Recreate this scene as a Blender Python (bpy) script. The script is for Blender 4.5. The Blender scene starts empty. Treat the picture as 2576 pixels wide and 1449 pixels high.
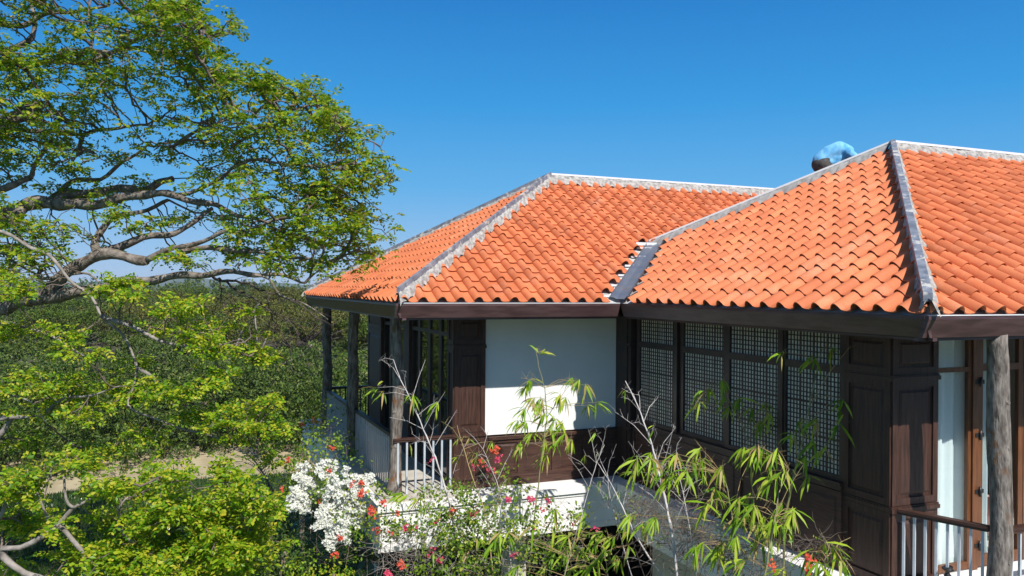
import bpy, bmesh, math, random
random.seed(4)
import numpy as np
from mathutils import Vector, Matrix
from mathutils.kdtree import KDTree
S = bpy.context.scene
COL = S.collection
R = math.radians

# ------------------------------------------------------------------ camera, sky, sun
F_PX, ROLL, YAW = 2019.4, 0.0078, 0.390           # focal length in px of a 2576 px wide frame
def cam_axes():
    f = Vector((math.sin(YAW), math.cos(YAW), 0)); r = Vector((math.cos(YAW), -math.sin(YAW), 0)); u = Vector((0, 0, 1))
    c, s = math.cos(ROLL), math.sin(ROLL)
    return f, r * c + u * s, u * c - r * s
CF, CR, CU = cam_axes()
cam_data = bpy.data.cameras.new('camera'); cam = bpy.data.objects.new('camera', cam_data); COL.objects.link(cam)
cam.matrix_world = Matrix((CR, CU, -CF)).transposed().to_4x4()
cam_data.sensor_width = 36; cam_data.lens = 36 * F_PX / 2576
cam_data.clip_end = 5000; cam_data.clip_start = 0.05
S.camera = cam
def at(px, py, d):                                  # where a pixel of the 2576x1449 view lies at depth d (metres)
    return (CF + CR * ((px - 1288) / F_PX) - CU * ((py - 724.5) / F_PX)) * d

SUN_TRAVEL = Vector((-0.08, 1.0, -1.05)).normalized()
ELEV = math.asin(-SUN_TRAVEL.z)
w = bpy.data.worlds.new('World'); S.world = w; w.use_nodes = True
nt = w.node_tree; bg = nt.nodes['Background']
sky = nt.nodes.new('ShaderNodeTexSky'); sky.sky_type = 'NISHITA'; sky.sun_disc = False
sky.sun_elevation = ELEV; sky.sun_rotation = R(173); sky.altitude = 0
sky.air_density = 1.0; sky.dust_density = 0.1; sky.ozone_density = 3.0
# clear tropical air: the sky texture leaned towards a deeper azure by elevation
tcw = nt.nodes.new('ShaderNodeTexCoord'); sx = nt.nodes.new('ShaderNodeSeparateXYZ'); rp = nt.nodes.new('ShaderNodeValToRGB')
nt.links.new(tcw.outputs['Generated'], sx.inputs[0]); nt.links.new(sx.outputs['Z'], rp.inputs[0])
stops = [(0.0, (3.6, 5.2, 7.4)), (.05, (2.4, 4.7, 7.6)), (.12, (1.0, 3.9, 7.5)), (.22, (.30, 2.95, 6.9)), (.37, (.09, 1.70, 5.3)), (.42, (.12, 1.60, 5.0)), (.58, (1.0, 1.9, 3.7)), (1.0, (1.5, 2.1, 3.4))]
for i, (p, c) in enumerate(stops):
    e = rp.color_ramp.elements[i] if i < 2 else rp.color_ramp.elements.new(p)
    e.position = p; e.color = (*[v / 10 for v in c], 1)
vm = nt.nodes.new('ShaderNodeVectorMath'); vm.operation = 'SCALE'; vm.inputs['Scale'].default_value = 9.5; nt.links.new(rp.outputs[0], vm.inputs[0])
mw = nt.nodes.new('ShaderNodeMix'); mw.data_type = 'RGBA'; 
fm = nt.nodes.new('ShaderNodeMapRange'); fm.inputs[1].default_value = .38; fm.inputs[2].default_value = .62; fm.inputs[3].default_value = .95; fm.inputs[4].default_value = .25; nt.links.new(sx.outputs['Z'], fm.inputs[0]); nt.links.new(fm.outputs[0], mw.inputs['Factor'])
nt.links.new(sky.outputs[0], mw.inputs['A']); nt.links.new(vm.outputs[0], mw.inputs['B']); nt.links.new(mw.outputs['Result'], bg.inputs[0]); bg.inputs[1].default_value = 0.10
sd = bpy.data.lights.new('sun', 'SUN'); sd.energy = 5.0; sd.angle = R(0.5); sd.color = (1, 0.955, 0.89)
sun = bpy.data.objects.new('sun', sd); COL.objects.link(sun)
sun.rotation_euler = SUN_TRAVEL.to_track_quat('-Z', 'Y').to_euler()
S.view_settings.view_transform = 'Standard'; S.view_settings.look = 'None'; S.view_settings.exposure = 0.22; S.view_settings.gamma = 1
S.cycles.max_bounces = 8; S.cycles.transparent_max_bounces = 12

# ------------------------------------------------------------------ materials
def newmat(name):
    m = bpy.data.materials.new(name); m.use_nodes = True
    return m, m.node_tree, m.node_tree.nodes['Principled BSDF']
def surf(name, c1, c2=None, scale=4, rough=.7, bump=0, bscale=30, spec=.5, metal=0, island=0, stretch=None, detail=6, lo=.35, hi=.65, c3=None, c3scale=1.5, c3lo=.55, c3hi=.7):
    m, t, b = newmat(name); N = t.nodes; L = t.links
    b.inputs['Roughness'].default_value = rough; b.inputs['Specular IOR Level'].default_value = spec; b.inputs['Metallic'].default_value = metal
    tc = N.new('ShaderNodeTexCoord'); src = tc.outputs['Object']
    if stretch:
        mp = N.new('ShaderNodeMapping'); mp.inputs['Scale'].default_value = stretch; L.new(src, mp.inputs[0]); src = mp.outputs[0]
    col = None
    if c2:
        n = N.new('ShaderNodeTexNoise'); n.inputs['Scale'].default_value = scale; n.inputs['Detail'].default_value = detail; L.new(src, n.inputs[0])
        r = N.new('ShaderNodeValToRGB'); r.color_ramp.elements[0].position = lo; r.color_ramp.elements[1].position = hi
        r.color_ramp.elements[0].color = (*c1, 1); r.color_ramp.elements[1].color = (*c2, 1); L.new(n.outputs[0], r.inputs[0]); col = r.outputs[0]
    else:
        rgb = N.new('ShaderNodeRGB'); rgb.outputs[0].default_value = (*c1, 1); col = rgb.outputs[0]
    if c3:
        n = N.new('ShaderNodeTexNoise'); n.inputs['Scale'].default_value = c3scale; n.inputs['Detail'].default_value = 8; n.inputs['Roughness'].default_value = .7; L.new(tc.outputs['Object'], n.inputs[0])
        r = N.new('ShaderNodeMapRange'); r.inputs[1].default_value = c3lo; r.inputs[2].default_value = c3hi; L.new(n.outputs[0], r.inputs[0])
        mx = N.new('ShaderNodeMix'); mx.data_type = 'RGBA'; L.new(r.outputs[0], mx.inputs['Factor']); L.new(col, mx.inputs['A']); mx.inputs['B'].default_value = (*c3, 1); col = mx.outputs['Result']
    if island:
        g = N.new('ShaderNodeNewGeometry'); mr = N.new('ShaderNodeMapRange'); mr.inputs[3].default_value = 1 - island; mr.inputs[4].default_value = 1 + island
        L.new(g.outputs['Random Per Island'], mr.inputs[0]); h = N.new('ShaderNodeHueSaturation'); L.new(mr.outputs[0], h.inputs['Value']); L.new(col, h.inputs['Color']); col = h.outputs[0]
    L.new(col, b.inputs['Base Color'])
    if bump:
        n = N.new('ShaderNodeTexNoise'); n.inputs['Scale'].default_value = bscale; n.inputs['Detail'].default_value = 5; L.new(src, n.inputs[0])
        bp = N.new('ShaderNodeBump'); bp.inputs['Strength'].default_value = bump; bp.inputs['Distance'].default_value = .02; L.new(n.outputs[0], bp.inputs['Height']); L.new(bp.outputs[0], b.inputs['Normal'])
    return m
def leafmat(name, cols, rough=.45, trans=.35, spec=.4):
    m, t, b = newmat(name); N = t.nodes; L = t.links
    g = N.new('ShaderNodeNewGeometry'); r = N.new('ShaderNodeValToRGB'); r.color_ramp.interpolation = 'LINEAR'
    e = r.color_ramp.elements
    for i, (p, c) in enumerate(cols):
        if i < 2: e[i].position = p; e[i].color = (*c, 1)
        else: q = e.new(p); q.color = (*c, 1)
    L.new(g.outputs['Random Per Island'], r.inputs[0]); L.new(r.outputs[0], b.inputs['Base Color'])
    b.inputs['Roughness'].default_value = rough; b.inputs['Specular IOR Level'].default_value = spec
    tr = N.new('ShaderNodeBsdfTranslucent'); L.new(r.outputs[0], tr.inputs[0]); mx = N.new('ShaderNodeMixShader'); mx.inputs[0].default_value = trans
    L.new(b.outputs[0], mx.inputs[1]); L.new(tr.outputs[0], mx.inputs[2]); L.new(mx.outputs[0], N['Material Output'].inputs[0])
    return m
def glassmat(name, tint=(.9, .95, .95)):
    m, t, b = newmat(name); N = t.nodes; L = t.links
    gl = N.new('ShaderNodeBsdfGlossy'); gl.inputs['Roughness'].default_value = .01; tp = N.new('ShaderNodeBsdfTransparent'); tp.inputs[0].default_value = (*tint, 1)
    lw = N.new('ShaderNodeLayerWeight'); lw.inputs[0].default_value = .5; pw = N.new('ShaderNodeMath'); pw.operation = 'POWER'; pw.inputs[1].default_value = 4; L.new(lw.outputs['Facing'], pw.inputs[0])
    fr = N.new('ShaderNodeMath'); fr.operation = 'MULTIPLY_ADD'; fr.inputs[1].default_value = .9; fr.inputs[2].default_value = .07; L.new(pw.outputs[0], fr.inputs[0]); mx = N.new('ShaderNodeMixShader')
    L.new(fr.outputs[0], mx.inputs[0]); L.new(tp.outputs[0], mx.inputs[1]); L.new(gl.outputs[0], mx.inputs[2]); L.new(mx.outputs[0], N['Material Output'].inputs[0])
    return m
M = {}
M['tile'] = surf('terracotta', (.54, .150, .060), (.66, .205, .085), 2.2, .62, .25, 60, .3, island=.13, c3=(.72, .33, .19), c3scale=1.3, c3lo=.54, c3hi=.80)
M['mortar'] = surf('mortar', (.20, .19, .18), (.46, .44, .41), 14, .95, .8, 25, .2, lo=.3, hi=.62)
M['mortar_smooth'] = surf('smoothed mortar', (.27, .26, .25), (.40, .39, .37), 5, .9, .5, 18, .2)
M['strip'] = surf('hip metal', (.12, .14, .18), (.24, .26, .31), 7, .5, .4, 20, .5, c3=(.52, .51, .47), c3scale=4.5, c3lo=.55, c3hi=.60)
M['flash'] = surf('valley metal', (.20, .23, .30), (.30, .31, .34), 3, .38, .1, 8, .6, .6, c3=(.32, .24, .20), c3scale=2.5, c3lo=.52, c3hi=.72)
M['underlay'] = surf('white underlay', (.62, .62, .61), (.32, .32, .32), 6, .6, .1)
M['whitestrip'] = surf('white metal', (.72, .73, .74), None, rough=.5)
M['fascia'] = surf('fascia paint', (.060, .030, .032), (.105, .058, .058), 3, .42, .15, 25, .5, stretch=(1, 1, 6), c3=(.30, .25, .25), c3scale=7, c3lo=.70, c3hi=.74)
M['wood'] = surf('dark wood', (.034, .016, .011), (.080, .036, .025), 6, .5, .3, 40, .4, stretch=(6, 6, .5))
M['woodh'] = surf('dark plank wood', (.038, .018, .012), (.085, .038, .026), 6, .5, .3, 40, .4, stretch=(.6, .6, 9))
M['frame'] = surf('dark frame', (.026, .016, .013), (.045, .026, .020), 5, .45, .1, 40)
M['teak'] = surf('warm door wood', (.10, .038, .015), (.18, .068, .025), 5, .4, .2, 40, .4, stretch=(6, 6, .6))
M['white'] = surf('white wall', (.80, .81, .80), (.75, .76, .75), 1.5, .85, .15, 50, .2, c3=(.66, .66, .63), c3scale=1.1, c3lo=.55, c3hi=.9)
M['ledge'] = surf('ledge render', (.84, .83, .81), (.78, .77, .75), 3, .85, .2, 40, .2, c3=(.50, .48, .44), c3scale=4, c3lo=.70, c3hi=.85)
M['cream'] = surf('cream wall', (.62, .58, .50), (.50, .46, .39), 2.5, .9, .2, 40, .2)
M['log'] = surf('weathered log', (.085, .070, .060), (.29, .255, .225), 7, .85, .9, 14, .2, stretch=(3, 3, .8), c3=(.20, .09, .035), c3scale=3, c3lo=.56, c3hi=.66)
M['floor'] = surf('balcony stone', (.62, .58, .50), (.50, .46, .40), 3, .6, .1)
M['baluster'] = surf('grey white baluster', (.50, .54, .57), (.40, .44, .48), 5, .5)
M['capiz'] = surf('capiz shell', (.76, .72, .60), (.60, .57, .48), 9, .35, .1, 12, .5, island=.12)
M['glass'] = glassmat('window glass')
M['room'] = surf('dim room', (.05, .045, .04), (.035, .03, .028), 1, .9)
M['curtain'] = surf('curtain cloth', (.80, .84, .83), (.72, .78, .78), 2, .9, .2, 60, .1)
M['iron'] = surf('black iron', (.015, .015, .017), None, rough=.45)
M['bark'] = surf('grey bark', (.085, .066, .052), (.31, .265, .225), 5, .95, 1.0, 16, .1, stretch=(2, 2, 2), lo=.3, hi=.68)
M['twig'] = surf('dark twig', (.10, .075, .06), (.22, .17, .14), 4, .95)
M['darktwig'] = surf('dark brown twig', (.040, .030, .024), (.10, .075, .06), 5, .95)
M['palebark'] = surf('dead pale bark', (.17, .145, .125), (.34, .30, .27), 9, .9, .5, 30)
M['drytwig'] = surf('dry grey twig', (.16, .13, .11), (.34, .30, .27), 9, .95)
M['culm'] = surf('dry bamboo', (.42, .38, .38), (.62, .58, .54), 12, .6, .2, 30)
M['culmgreen'] = surf('green bamboo', (.14, .17, .05), (.32, .27, .14), 9, .5)
M['straw'] = surf('straw twig', (.42, .26, .12), (.34, .30, .12), 9, .7)
M['lf_rain'] = leafmat('rain tree leaves', [(0, (.09, .20, .008)), (1, (.50, .50, .04)), (.35, (.17, .33, .010)), (.7, (.33, .46, .016)), (.93, (.52, .45, .04))], .5, .50, .25)
M['lf_bright'] = leafmat('bright leaflets', [(0, (.07, .21, .008)), (1, (.50, .54, .04)), (.3, (.19, .35, .010)), (.65, (.37, .50, .016)), (.90, (.56, .50, .04))], .42, .45, .35)
M['lf_mango'] = leafmat('thicket leaves', [(0, (.026, .055, .008)), (1, (.22, .22, .07)), (.5, (.060, .115, .014)), (.85, (.13, .19, .03))], .5, .18, .25)
M['lf_forest'] = leafmat('forest leaves', [(0, (.05, .095, .014)), (1, (.17, .17, .04)), (.5, (.085, .14, .018)), (.8, (.12, .18, .026))], .6, .25)
M['lf_forest3'] = leafmat('dark forest leaves', [(0, (.018, .040, .010)), (1, (.08, .10, .03)), (.5, (.035, .062, .014)), (.8, (.055, .085, .02))], .6, .2, .2)
M['lf_forest4'] = leafmat('fresh forest leaves', [(0, (.05, .10, .012)), (1, (.20, .22, .04)), (.5, (.09, .15, .018)), (.8, (.13, .19, .024))], .6, .3, .2)
M['lf_forest2'] = leafmat('dry forest leaves', [(0, (.07, .095, .018)), (1, (.22, .17, .05)), (.5, (.12, .135, .022)), (.8, (.17, .165, .03))], .6, .25)
M['lf_bamboo'] = leafmat('bamboo leaves', [(0, (.10, .22, .010)), (1, (.52, .34, .16)), (.35, (.24, .42, .016)), (.72, (.46, .56, .05)), (.85, (.40, .33, .10))], .5, .35, .3)
M['lf_boug'] = leafmat('bougainvillea leaves', [(0, (.06, .13, .012)), (1, (.40, .40, .04)), (.5, (.14, .25, .016)), (.85, (.26, .36, .024))], .45, .3)
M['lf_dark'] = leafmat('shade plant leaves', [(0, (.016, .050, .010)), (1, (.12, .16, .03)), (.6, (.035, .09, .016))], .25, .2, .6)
M['bract_w'] = leafmat('white bracts', [(0, (.80, .80, .74)), (1, (.72, .76, .60)), (.6, (.84, .83, .80))], .7, .3, .2)
M['bract_r'] = leafmat('coral bracts', [(0, (.80, .13, .05)), (1, (.70, .08, .10)), (.5, (.82, .17, .08))], .6, .35, .2)
M['bract_p'] = leafmat('pink bracts', [(0, (.78, .09, .17)), (1, (.62, .03, .20)), (.5, (.80, .14, .20))], .6, .35, .2)
M['lawn'] = surf('lawn', (.045, .085, .020), (.085, .115, .030), .8, .95, .5, 8)
M['path'] = surf('dry grass path', (.34, .28, .16), (.47, .39, .24), 1.2, .95, .4, 6)
M['ground'] = surf('forest floor', (.05, .055, .022), (.085, .075, .035), .3, .95)

# ------------------------------------------------------------------ mesh helpers
class MB:
    def __init__(s): s.v = []; s.f = []; s.sm = []
    def add(s, vs, fs, smooth=False):
        o = len(s.v); s.v += [tuple(v) for v in vs]; s.f += [tuple(i + o for i in f) for f in fs]; s.sm += [smooth] * len(fs); return s
    def box(s, x0, x1, y0, y1, z0, z1):
        x0, x1 = min(x0, x1), max(x0, x1); y0, y1 = min(y0, y1), max(y0, y1)
        return s.add([(x0, y0, z0), (x1, y0, z0), (x1, y1, z0), (x0, y1, z0), (x0, y0, z1), (x1, y0, z1), (x1, y1, z1), (x0, y1, z1)],
                     [(3, 2, 1, 0), (4, 5, 6, 7), (0, 1, 5, 4), (1, 2, 6, 5), (2, 3, 7, 6), (3, 0, 4, 7)])
    def fbox(s, o, u, n, u0, u1, d0, d1, z0, z1):     # box in a frame: origin o, horizontal u, outward n
        c = [o + u * a + n * b for a, b in ((u0, d0), (u1, d0), (u1, d1), (u0, d1))]
        vs = [(p.x, p.y, z0) for p in c] + [(p.x, p.y, z1) for p in c]
        return s.add(vs, [(3, 2, 1, 0), (4, 5, 6, 7), (0, 1, 5, 4), (1, 2, 6, 5), (2, 3, 7, 6), (3, 0, 4, 7)])
    def tube(s, pts, rad, n=8, cap=True, smooth=True):
        pts = [Vector(p) for p in pts]; k = len(pts)
        if not hasattr(rad, '__len__'): rad = [rad] * k
        vs = []; fs = []; up = Vector((.123, .31, .94)); 
        for i, p in enumerate(pts):
            d = (pts[min(i + 1, k - 1)] - pts[max(i - 1, 0)]).normalized()
            a = d.cross(up)
            if a.length < .1: a = d.cross(Vector((1, 0, 0)))
            a.normalize(); up2 = a.cross(d); 
            for j in range(n):
                t = 2 * math.pi * j / n; vs.append(p + (a * math.cos(t) + up2 * math.sin(t)) * rad[i])
        for i in range(k - 1):
            for j in range(n): fs.append((i * n + j, i * n + (j + 1) % n, (i + 1) * n + (j + 1) % n, (i + 1) * n + j))
        s.add(vs, fs, smooth)
        if cap:
            o = len(s.v) - len(vs); s.f.append(tuple(o + j for j in range(n - 1, -1, -1))); s.f.append(tuple(o + (k - 1) * n + j for j in range(n))); s.sm += [False, False]
        return s
    def build(s, name, mat, parent=None, **tags):
        me = bpy.data.meshes.new(name); me.from_pydata(s.v, [], s.f); me.materials.append(mat if not isinstance(mat, str) else M[mat])
        me.polygons.foreach_set('use_smooth', s.sm); me.update()
        o = bpy.data.objects.new(name, me); COL.objects.link(o); o.parent = parent
        for k, v in tags.items(): o[k] = v
        return o
def empty(name, loc, label, category, group=None):
    o = bpy.data.objects.new(name, None); COL.objects.link(o); o.location = loc; o['label'] = label; o['category'] = category
    o.empty_display_size = .2
    if group: o['group'] = group
    return o
def adopt(parent):                                   # children were built in world space: keep them there
    inv = Matrix.Translation(parent.location).inverted()
    for c in parent.children: c.matrix_parent_inverse = inv
def npmesh(name, V, Fq, mat, parent=None, smooth=False):
    V = np.asarray(V, np.float32).reshape(-1, 3); Fq = np.asarray(Fq, np.int32); k = Fq.shape[1]; n = len(Fq)
    me = bpy.data.meshes.new(name); me.vertices.add(len(V)); me.vertices.foreach_set('co', V.ravel())
    me.loops.add(n * k); me.loops.foreach_set('vertex_index', Fq.ravel()); me.polygons.add(n)
    me.polygons.foreach_set('loop_start', np.arange(0, n * k, k, dtype=np.int32)); me.polygons.foreach_set('loop_total', np.full(n, k, np.int32))
    me.polygons.foreach_set('use_smooth', np.full(n, smooth)); me.materials.append(M[mat] if isinstance(mat, str) else mat); me.update(calc_edges=True)
    o = bpy.data.objects.new(name, me); COL.objects.link(o); o.parent = parent
    return o
def unit(a): return a / np.maximum(np.linalg.norm(a, axis=-1, keepdims=True), 1e-9)
def leaves(name, C, A, Nn, L, W, mat, parent=None, droop=0.0):
    """one 4-sided leaf per row: base C, axis A, normal N, length L, width W"""
    C = np.asarray(C, float); A = unit(np.asarray(A, float)); Nn = np.asarray(Nn, float); B = unit(np.cross(A, Nn)); Nn = np.cross(B, A)
    L = np.broadcast_to(L, (len(C),))[:, None]; W = np.broadcast_to(W, (len(C),))[:, None]
    if droop:                                         # 3-segment lanceolate blade, bending down
        mid1 = C + A * L * .35; mid2 = C + A * L * .7 - np.array([0, 0, 1]) * L * droop * .3; tip = C + A * L * .95 - np.array([0, 0, 1]) * L * droop
        V = np.stack([C, mid1 - B * W * .5, mid1 + B * W * .5, mid2 - B * W * .36, mid2 + B * W * .36, tip], 1).reshape(-1, 3)
        i = np.arange(len(C))[:, None] * 6
        Fq = np.concatenate([i + np.array([[0, 2, 1, 1]]), i + np.array([[1, 2, 4, 3]]), i + np.array([[3, 4, 5, 5]])])
        T = np.concatenate([i + np.array([[0, 2, 1]]), i + np.array([[1, 2, 4]]), i + np.array([[1, 4, 3]]), i + np.array([[3, 4, 5]])])
        return npmesh(name, V, T, mat, parent, True)
    V = np.stack([C, C + A * L * .5 - B * W * .5 + Nn * W * .1, C + A * L, C + A * L * .5 + B * W * .5 + Nn * W * .1], 1).reshape(-1, 3)
    i = np.arange(len(C))[:, None] * 4
    return npmesh(name, V, i + np.array([[0, 3, 2, 1]]), mat, parent)
def segs(name, P, Q, r0, r1, mat, parent=None, n=4):
    P = np.asarray(P, float); Q = np.asarray(Q, float); D = unit(Q - P); a = unit(np.cross(D, np.array([.13, .27, .95]))); b = np.cross(a, D)
    r0 = np.asarray(r0, float)[:, None]; r1 = np.asarray(r1, float)[:, None]; V = []
    for pt, r in ((P, r0), (Q, r1)):
        for j in range(n):
            t = 2 * math.pi * j / n; V.append(pt + (a * math.cos(t) + b * math.sin(t)) * r)
    V = np.stack(V, 1).reshape(-1, 3); i = np.arange(len(P))[:, None] * 2 * n
    Fq = np.concatenate([i + np.array([[j, (j + 1) % n, n + (j + 1) % n, n + j]]) for j in range(n)])
    return npmesh(name, V, Fq, mat, parent, True)

# ================================================================== THE SETTING
GZ = -7.6
def sheet(name, poly, z, mat):
    MB().add([(x, y, z) for x, y in poly], [tuple(range(len(poly)))]).build(name, mat, kind='structure')
sheet('ground', [(-2500, -300), (2500, -300), (2500, 3000), (-2500, 3000)], GZ - .01, 'ground')
sheet('lawn', [(-40, -12), (22, -12), (22, 38), (-40, 32)], GZ, 'lawn')

# ================================================================== THE HOUSE
XL, YF, HL, ZE, TL = 3.0, 11.8, 4.72, -.23, .560
XR, YR, HR, TR = 6.85, 5.80, 4.97, .552
XEND = 17.0
YW = 13.05; XW = 7.56; YC = 6.88; ZF = -3.45
house = empty('tile_roofed_house', (8, 12, GZ), 'white and dark wood house with new orange clay tile hip roofs and raised balconies', 'house')
X_, Y_, Z_ = Vector((1, 0, 0)), Vector((0, 1, 0)), Vector((0, 0, 1))

def tile_face(name, P0, U, Hd, slope, ulen, run, keep, planes, parent, seed=1):
    rnd = random.Random(seed); P0 = Vector(P0); V = (Hd + Z_ * slope).normalized(); N = U.cross(V)
    if N.z < 0: N = -N
    sl = run * math.sqrt(1 + slope * slope); rows = round(sl / .33); e = sl / rows; wd = .30; cols = int(ulen / wd) + 1
    prof = []
    for k in range(13):
        t = k / 12
        h = .066 * math.sin(math.pi * t / .5) ** .85 + .014 * (1 - t) if t <= .5 else -.012 * math.sin(math.pi * (t - .5) / .5)
        if k == 6: h = .004
        prof.append((t, h))
    vs = []; fs = []
    for r in range(rows):
        for c in range(cols):
            u0 = c * wd; v0 = r * e - .035; pc = P0 + U * (u0 + wd / 2) + V * (v0 + e / 2)
            if not keep(pc, U, V): continue
            o = len(vs); j = rnd.uniform(-.004, .005); ju = rnd.uniform(-.003, .003); jt = rnd.uniform(-.006, .006)
            v1 = v0 + e + .05
            for (t, h) in prof: vs.append(P0 + U * (u0 + t * wd * 1.02 + ju) + V * (v0 + jt * t) + N * (h + .044 + j))
            for (t, h) in prof: vs.append(P0 + U * (u0 + t * wd * 1.02 + ju) + V * v1 + N * (h + .014))
            for (t, h) in prof: vs.append(P0 + U * (u0 + t * wd * 1.02 + ju) + V * (v0 + jt * t + .003) + N * (h + .030 + j))
            n = len(prof)
            for k in range(n - 1):
                fs.append((o + k, o + k + 1, o + n + k + 1, o + n + k)); fs.append((o + k + 1, o + k, o + 2 * n + k, o + 2 * n + k + 1))
            vs.append(P0 + U * (u0 + ju) + V * v0 + N * .030); vs.append(P0 + U * (u0 + ju) + V * v1 + N * .002); fs.append((o, o + n, o + 3 * n + 1, o + 3 * n))
    bm = bmesh.new(); bv = [bm.verts.new(v) for v in vs]
    for f in fs: bm.faces.new([bv[i] for i in f])
    for co, no in planes:
        bmesh.ops.bisect_plane(bm, geom=bm.verts[:] + bm.edges[:] + bm.faces[:], plane_co=co, plane_no=no, clear_inner=True)
    me = bpy.data.meshes.new(name); bm.to_mesh(me); bm.free(); me.materials.append(M['tile'])
    me.polygons.foreach_set('use_smooth', [True] * len(me.polygons))
    try: me.set_sharp_from_angle(angle=R(40))
    except Exception: pass
    ob = bpy.data.objects.new(name, me); COL.objects.link(ob); ob.parent = parent
    return ob

roofL = MB(); roofR = MB()
def hipdeck(mb, x0, y0, h, t, dz=0.0):
    z = ZE - .016 + dz; zr = z + h * t
    a, b, c, d = (x0, y0, z), (XEND, y0, z), (XEND, y0 + 2 * h, z), (x0, y0 + 2 * h, z); p, q = (x0 + h, y0 + h, zr), (XEND, y0 + h, zr)
    mb.add([a, b, c, d, p, q], [(0, 1, 5, 4), (2, 3, 4, 5), (3, 0, 4), (1, 2, 5)])
# left roof deck and right roof deck = corrugated white underlay seen in the open valley
hipdeck(roofL, XL, YF, HL, TL); deckL = roofL.build('roof', 'underlay', house)
hipdeck(roofR, XR, YR, HR, TR, -.002); deckR = roofR.build('roof', 'underlay', house)
TV = (YR + 2 * HR - YF) / 2
def keepLf(p, U, V):
    a, b = p.x - XR, p.y - YF
    if b < TV - .05: return a < b - .33
    return True
def keepRl(p, U, V):
    a, b = p.x - XR, p.y - YF
    if b < TV: return a > b + .31 if b > -.6 else True
    return True
yes = lambda p, U, V: True
gap = .02
tile_face('tile_slope', (XL, YF, ZE), X_, Y_, TL, XEND - XL, HL, keepLf, [(Vector((XL + gap, YF, 0)), Vector((1, -1, 0)).normalized())], deckL, 1)
tile_face('tile_slope', (XL, YF + 2 * HL, ZE), -Y_, X_, TL, 2 * HL, HL, yes, [(Vector((XL, YF + gap, 0)), Vector((-1, 1, 0)).normalized()), (Vector((XL, YF + 2 * HL - gap, 0)), Vector((-1, -1, 0)).normalized())], deckL, 2)
tile_face('tile_slope', (XEND, YF + 2 * HL, ZE), -X_, -Y_, TL, XEND - XL, HL, yes, [(Vector((XL, YF + 2 * HL, 0)), Vector((1, 1, 0)).normalized())], deckL, 3)
tile_face('tile_slope', (XR, YR, ZE), X_, Y_, TR, XEND - XR, HR, yes, [(Vector((XR + gap, YR, 0)), Vector((1, -1, 0)).normalized())], deckR, 4)
tile_face('tile_slope', (XR, YR + 2 * HR, ZE), -Y_, X_, TR, 2 * HR, HR, keepRl, [(Vector((XR, YR + gap, 0)), Vector((-1, 1, 0)).normalized()), (Vector((XR, YR + 2 * HR - gap, 0)), Vector((-1, -1, 0)).normalized())], deckR, 5)
def keepRb(p, U, V): return p.y < YF + TV or p.x > XR + TV
tile_face('tile_slope', (XEND, YR + 2 * HR, ZE), -X_, -Y_, TR, XEND - XR, HR, lambda p, U, V: p.x > XR + TV and p.y < YF + TV + .1, [(Vector((XR, YR + 2 * HR, 0)), Vector((1, 1, 0)).normalized())], deckR, 6)

def mortar(P, Q, side1, side2, w1, w2, hgt, parent, seed, mat='mortar', rough=.02):
    """lumpy bedding along a hip or ridge; side vectors run down the two slopes"""
    P, Q = Vector(P), Vector(Q); rr = np.random.RandomState(seed); Ln = (Q - P).length; n = int(Ln / .06); prof = [(-1, 0), (-.66, .62), (-.3, .9), (0, 1), (.3, .9), (.66, .62), (1, 0)]
    vs = []; fs = []; D = (Q - P) / n
    e1 = rr.uniform(-.022, .022, n + 1) + .02 * np.sin(np.arange(n + 1) * .35 + seed); e2 = rr.uniform(-.022, .022, n + 1) + .02 * np.sin(np.arange(n + 1) * .27 + seed)
    for i in range(n + 1):
        for (a, h) in prof:
            s = side1 * (-a * (w1 + e1[i])) if a < 0 else side2 * (a * (w2 + e2[i]))
            p = P + D * i + s; z = .07 + h * (hgt - .04) + rr.uniform(-rough, rough) if abs(a) < 1 else .045 + rr.uniform(-.02, .03)
            vs.append((p.x, p.y, p.z + z))
    k = len(prof)
    for i in range(n):
        for j in range(k - 1): fs.append((i * k + j, i * k + j + 1, (i + 1) * k + j + 1, (i + 1) * k + j))
    MB().add(vs, fs, False).build('mortar_bed', mat, parent)
def rail_strip(P, Q, w, h0, h1, mat, parent, name='cap_strip'):
    P, Q = Vector(P), Vector(Q); D = Q - P; n = D.cross(Z_).normalized() * (w / 2)
    mb = MB(); vs = []
    for p in (P, Q):
        for s, h in ((-1, h0), (1, h0), (1, h1), (-1, h1)): vs.append(p + n * s + Z_ * h)
    mb.add(vs, [(0, 1, 2, 3), (7, 6, 5, 4), (0, 4, 5, 1), (1, 5, 6, 2), (2, 6, 7, 3), (3, 7, 4, 0)]).build(name, mat, parent)
C1, C0, P1 = (XL, YF, ZE), (XL, YF + 2 * HL, ZE), (XL + HL, YF + HL, ZE + HL * TL)
C2, C3, P2 = (XR, YR, ZE), (XR, YR + 2 * HR, ZE), (XR + HR, YR + HR, ZE + HR * TR)
def dn(v, t): return Vector((v[0], v[1], -t)) .normalized()
dL, dF, dB = dn((-1, 0), TL), dn((0, -1), TL), dn((0, 1), TL)
mortar(C1, P1, dL, dF, .05, .18, .13, deckL, 1, rough=.03)
rail_strip(Vector(C1) + Vector((-.0, -.0, 0)), P1, .05, .15, .225, 'strip', deckL)
mortar(C0, P1, dB, dL, .12, .16, .14, deckL, 2); rail_strip(C0, P1, .05, .14, .22, 'strip', deckL)
mortar(P1, (XEND, P1[1], P1[2]), dB, dF, .12, .20, .14, deckL, 3, rough=.03); rail_strip(P1, (XEND, P1[1], P1[2]), .05, .16, .20, 'whitestrip', deckL)
dRL, dRF, dRB = dn((-1, 0), TR), dn((0, -1), TR), dn((0, 1), TR)
mortar(C2, P2, dRL, dRF, .10, .20, .14, deckR, 4, rough=.03); rail_strip(C2, P2, .085, .13, .215, 'strip', deckR)
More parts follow.
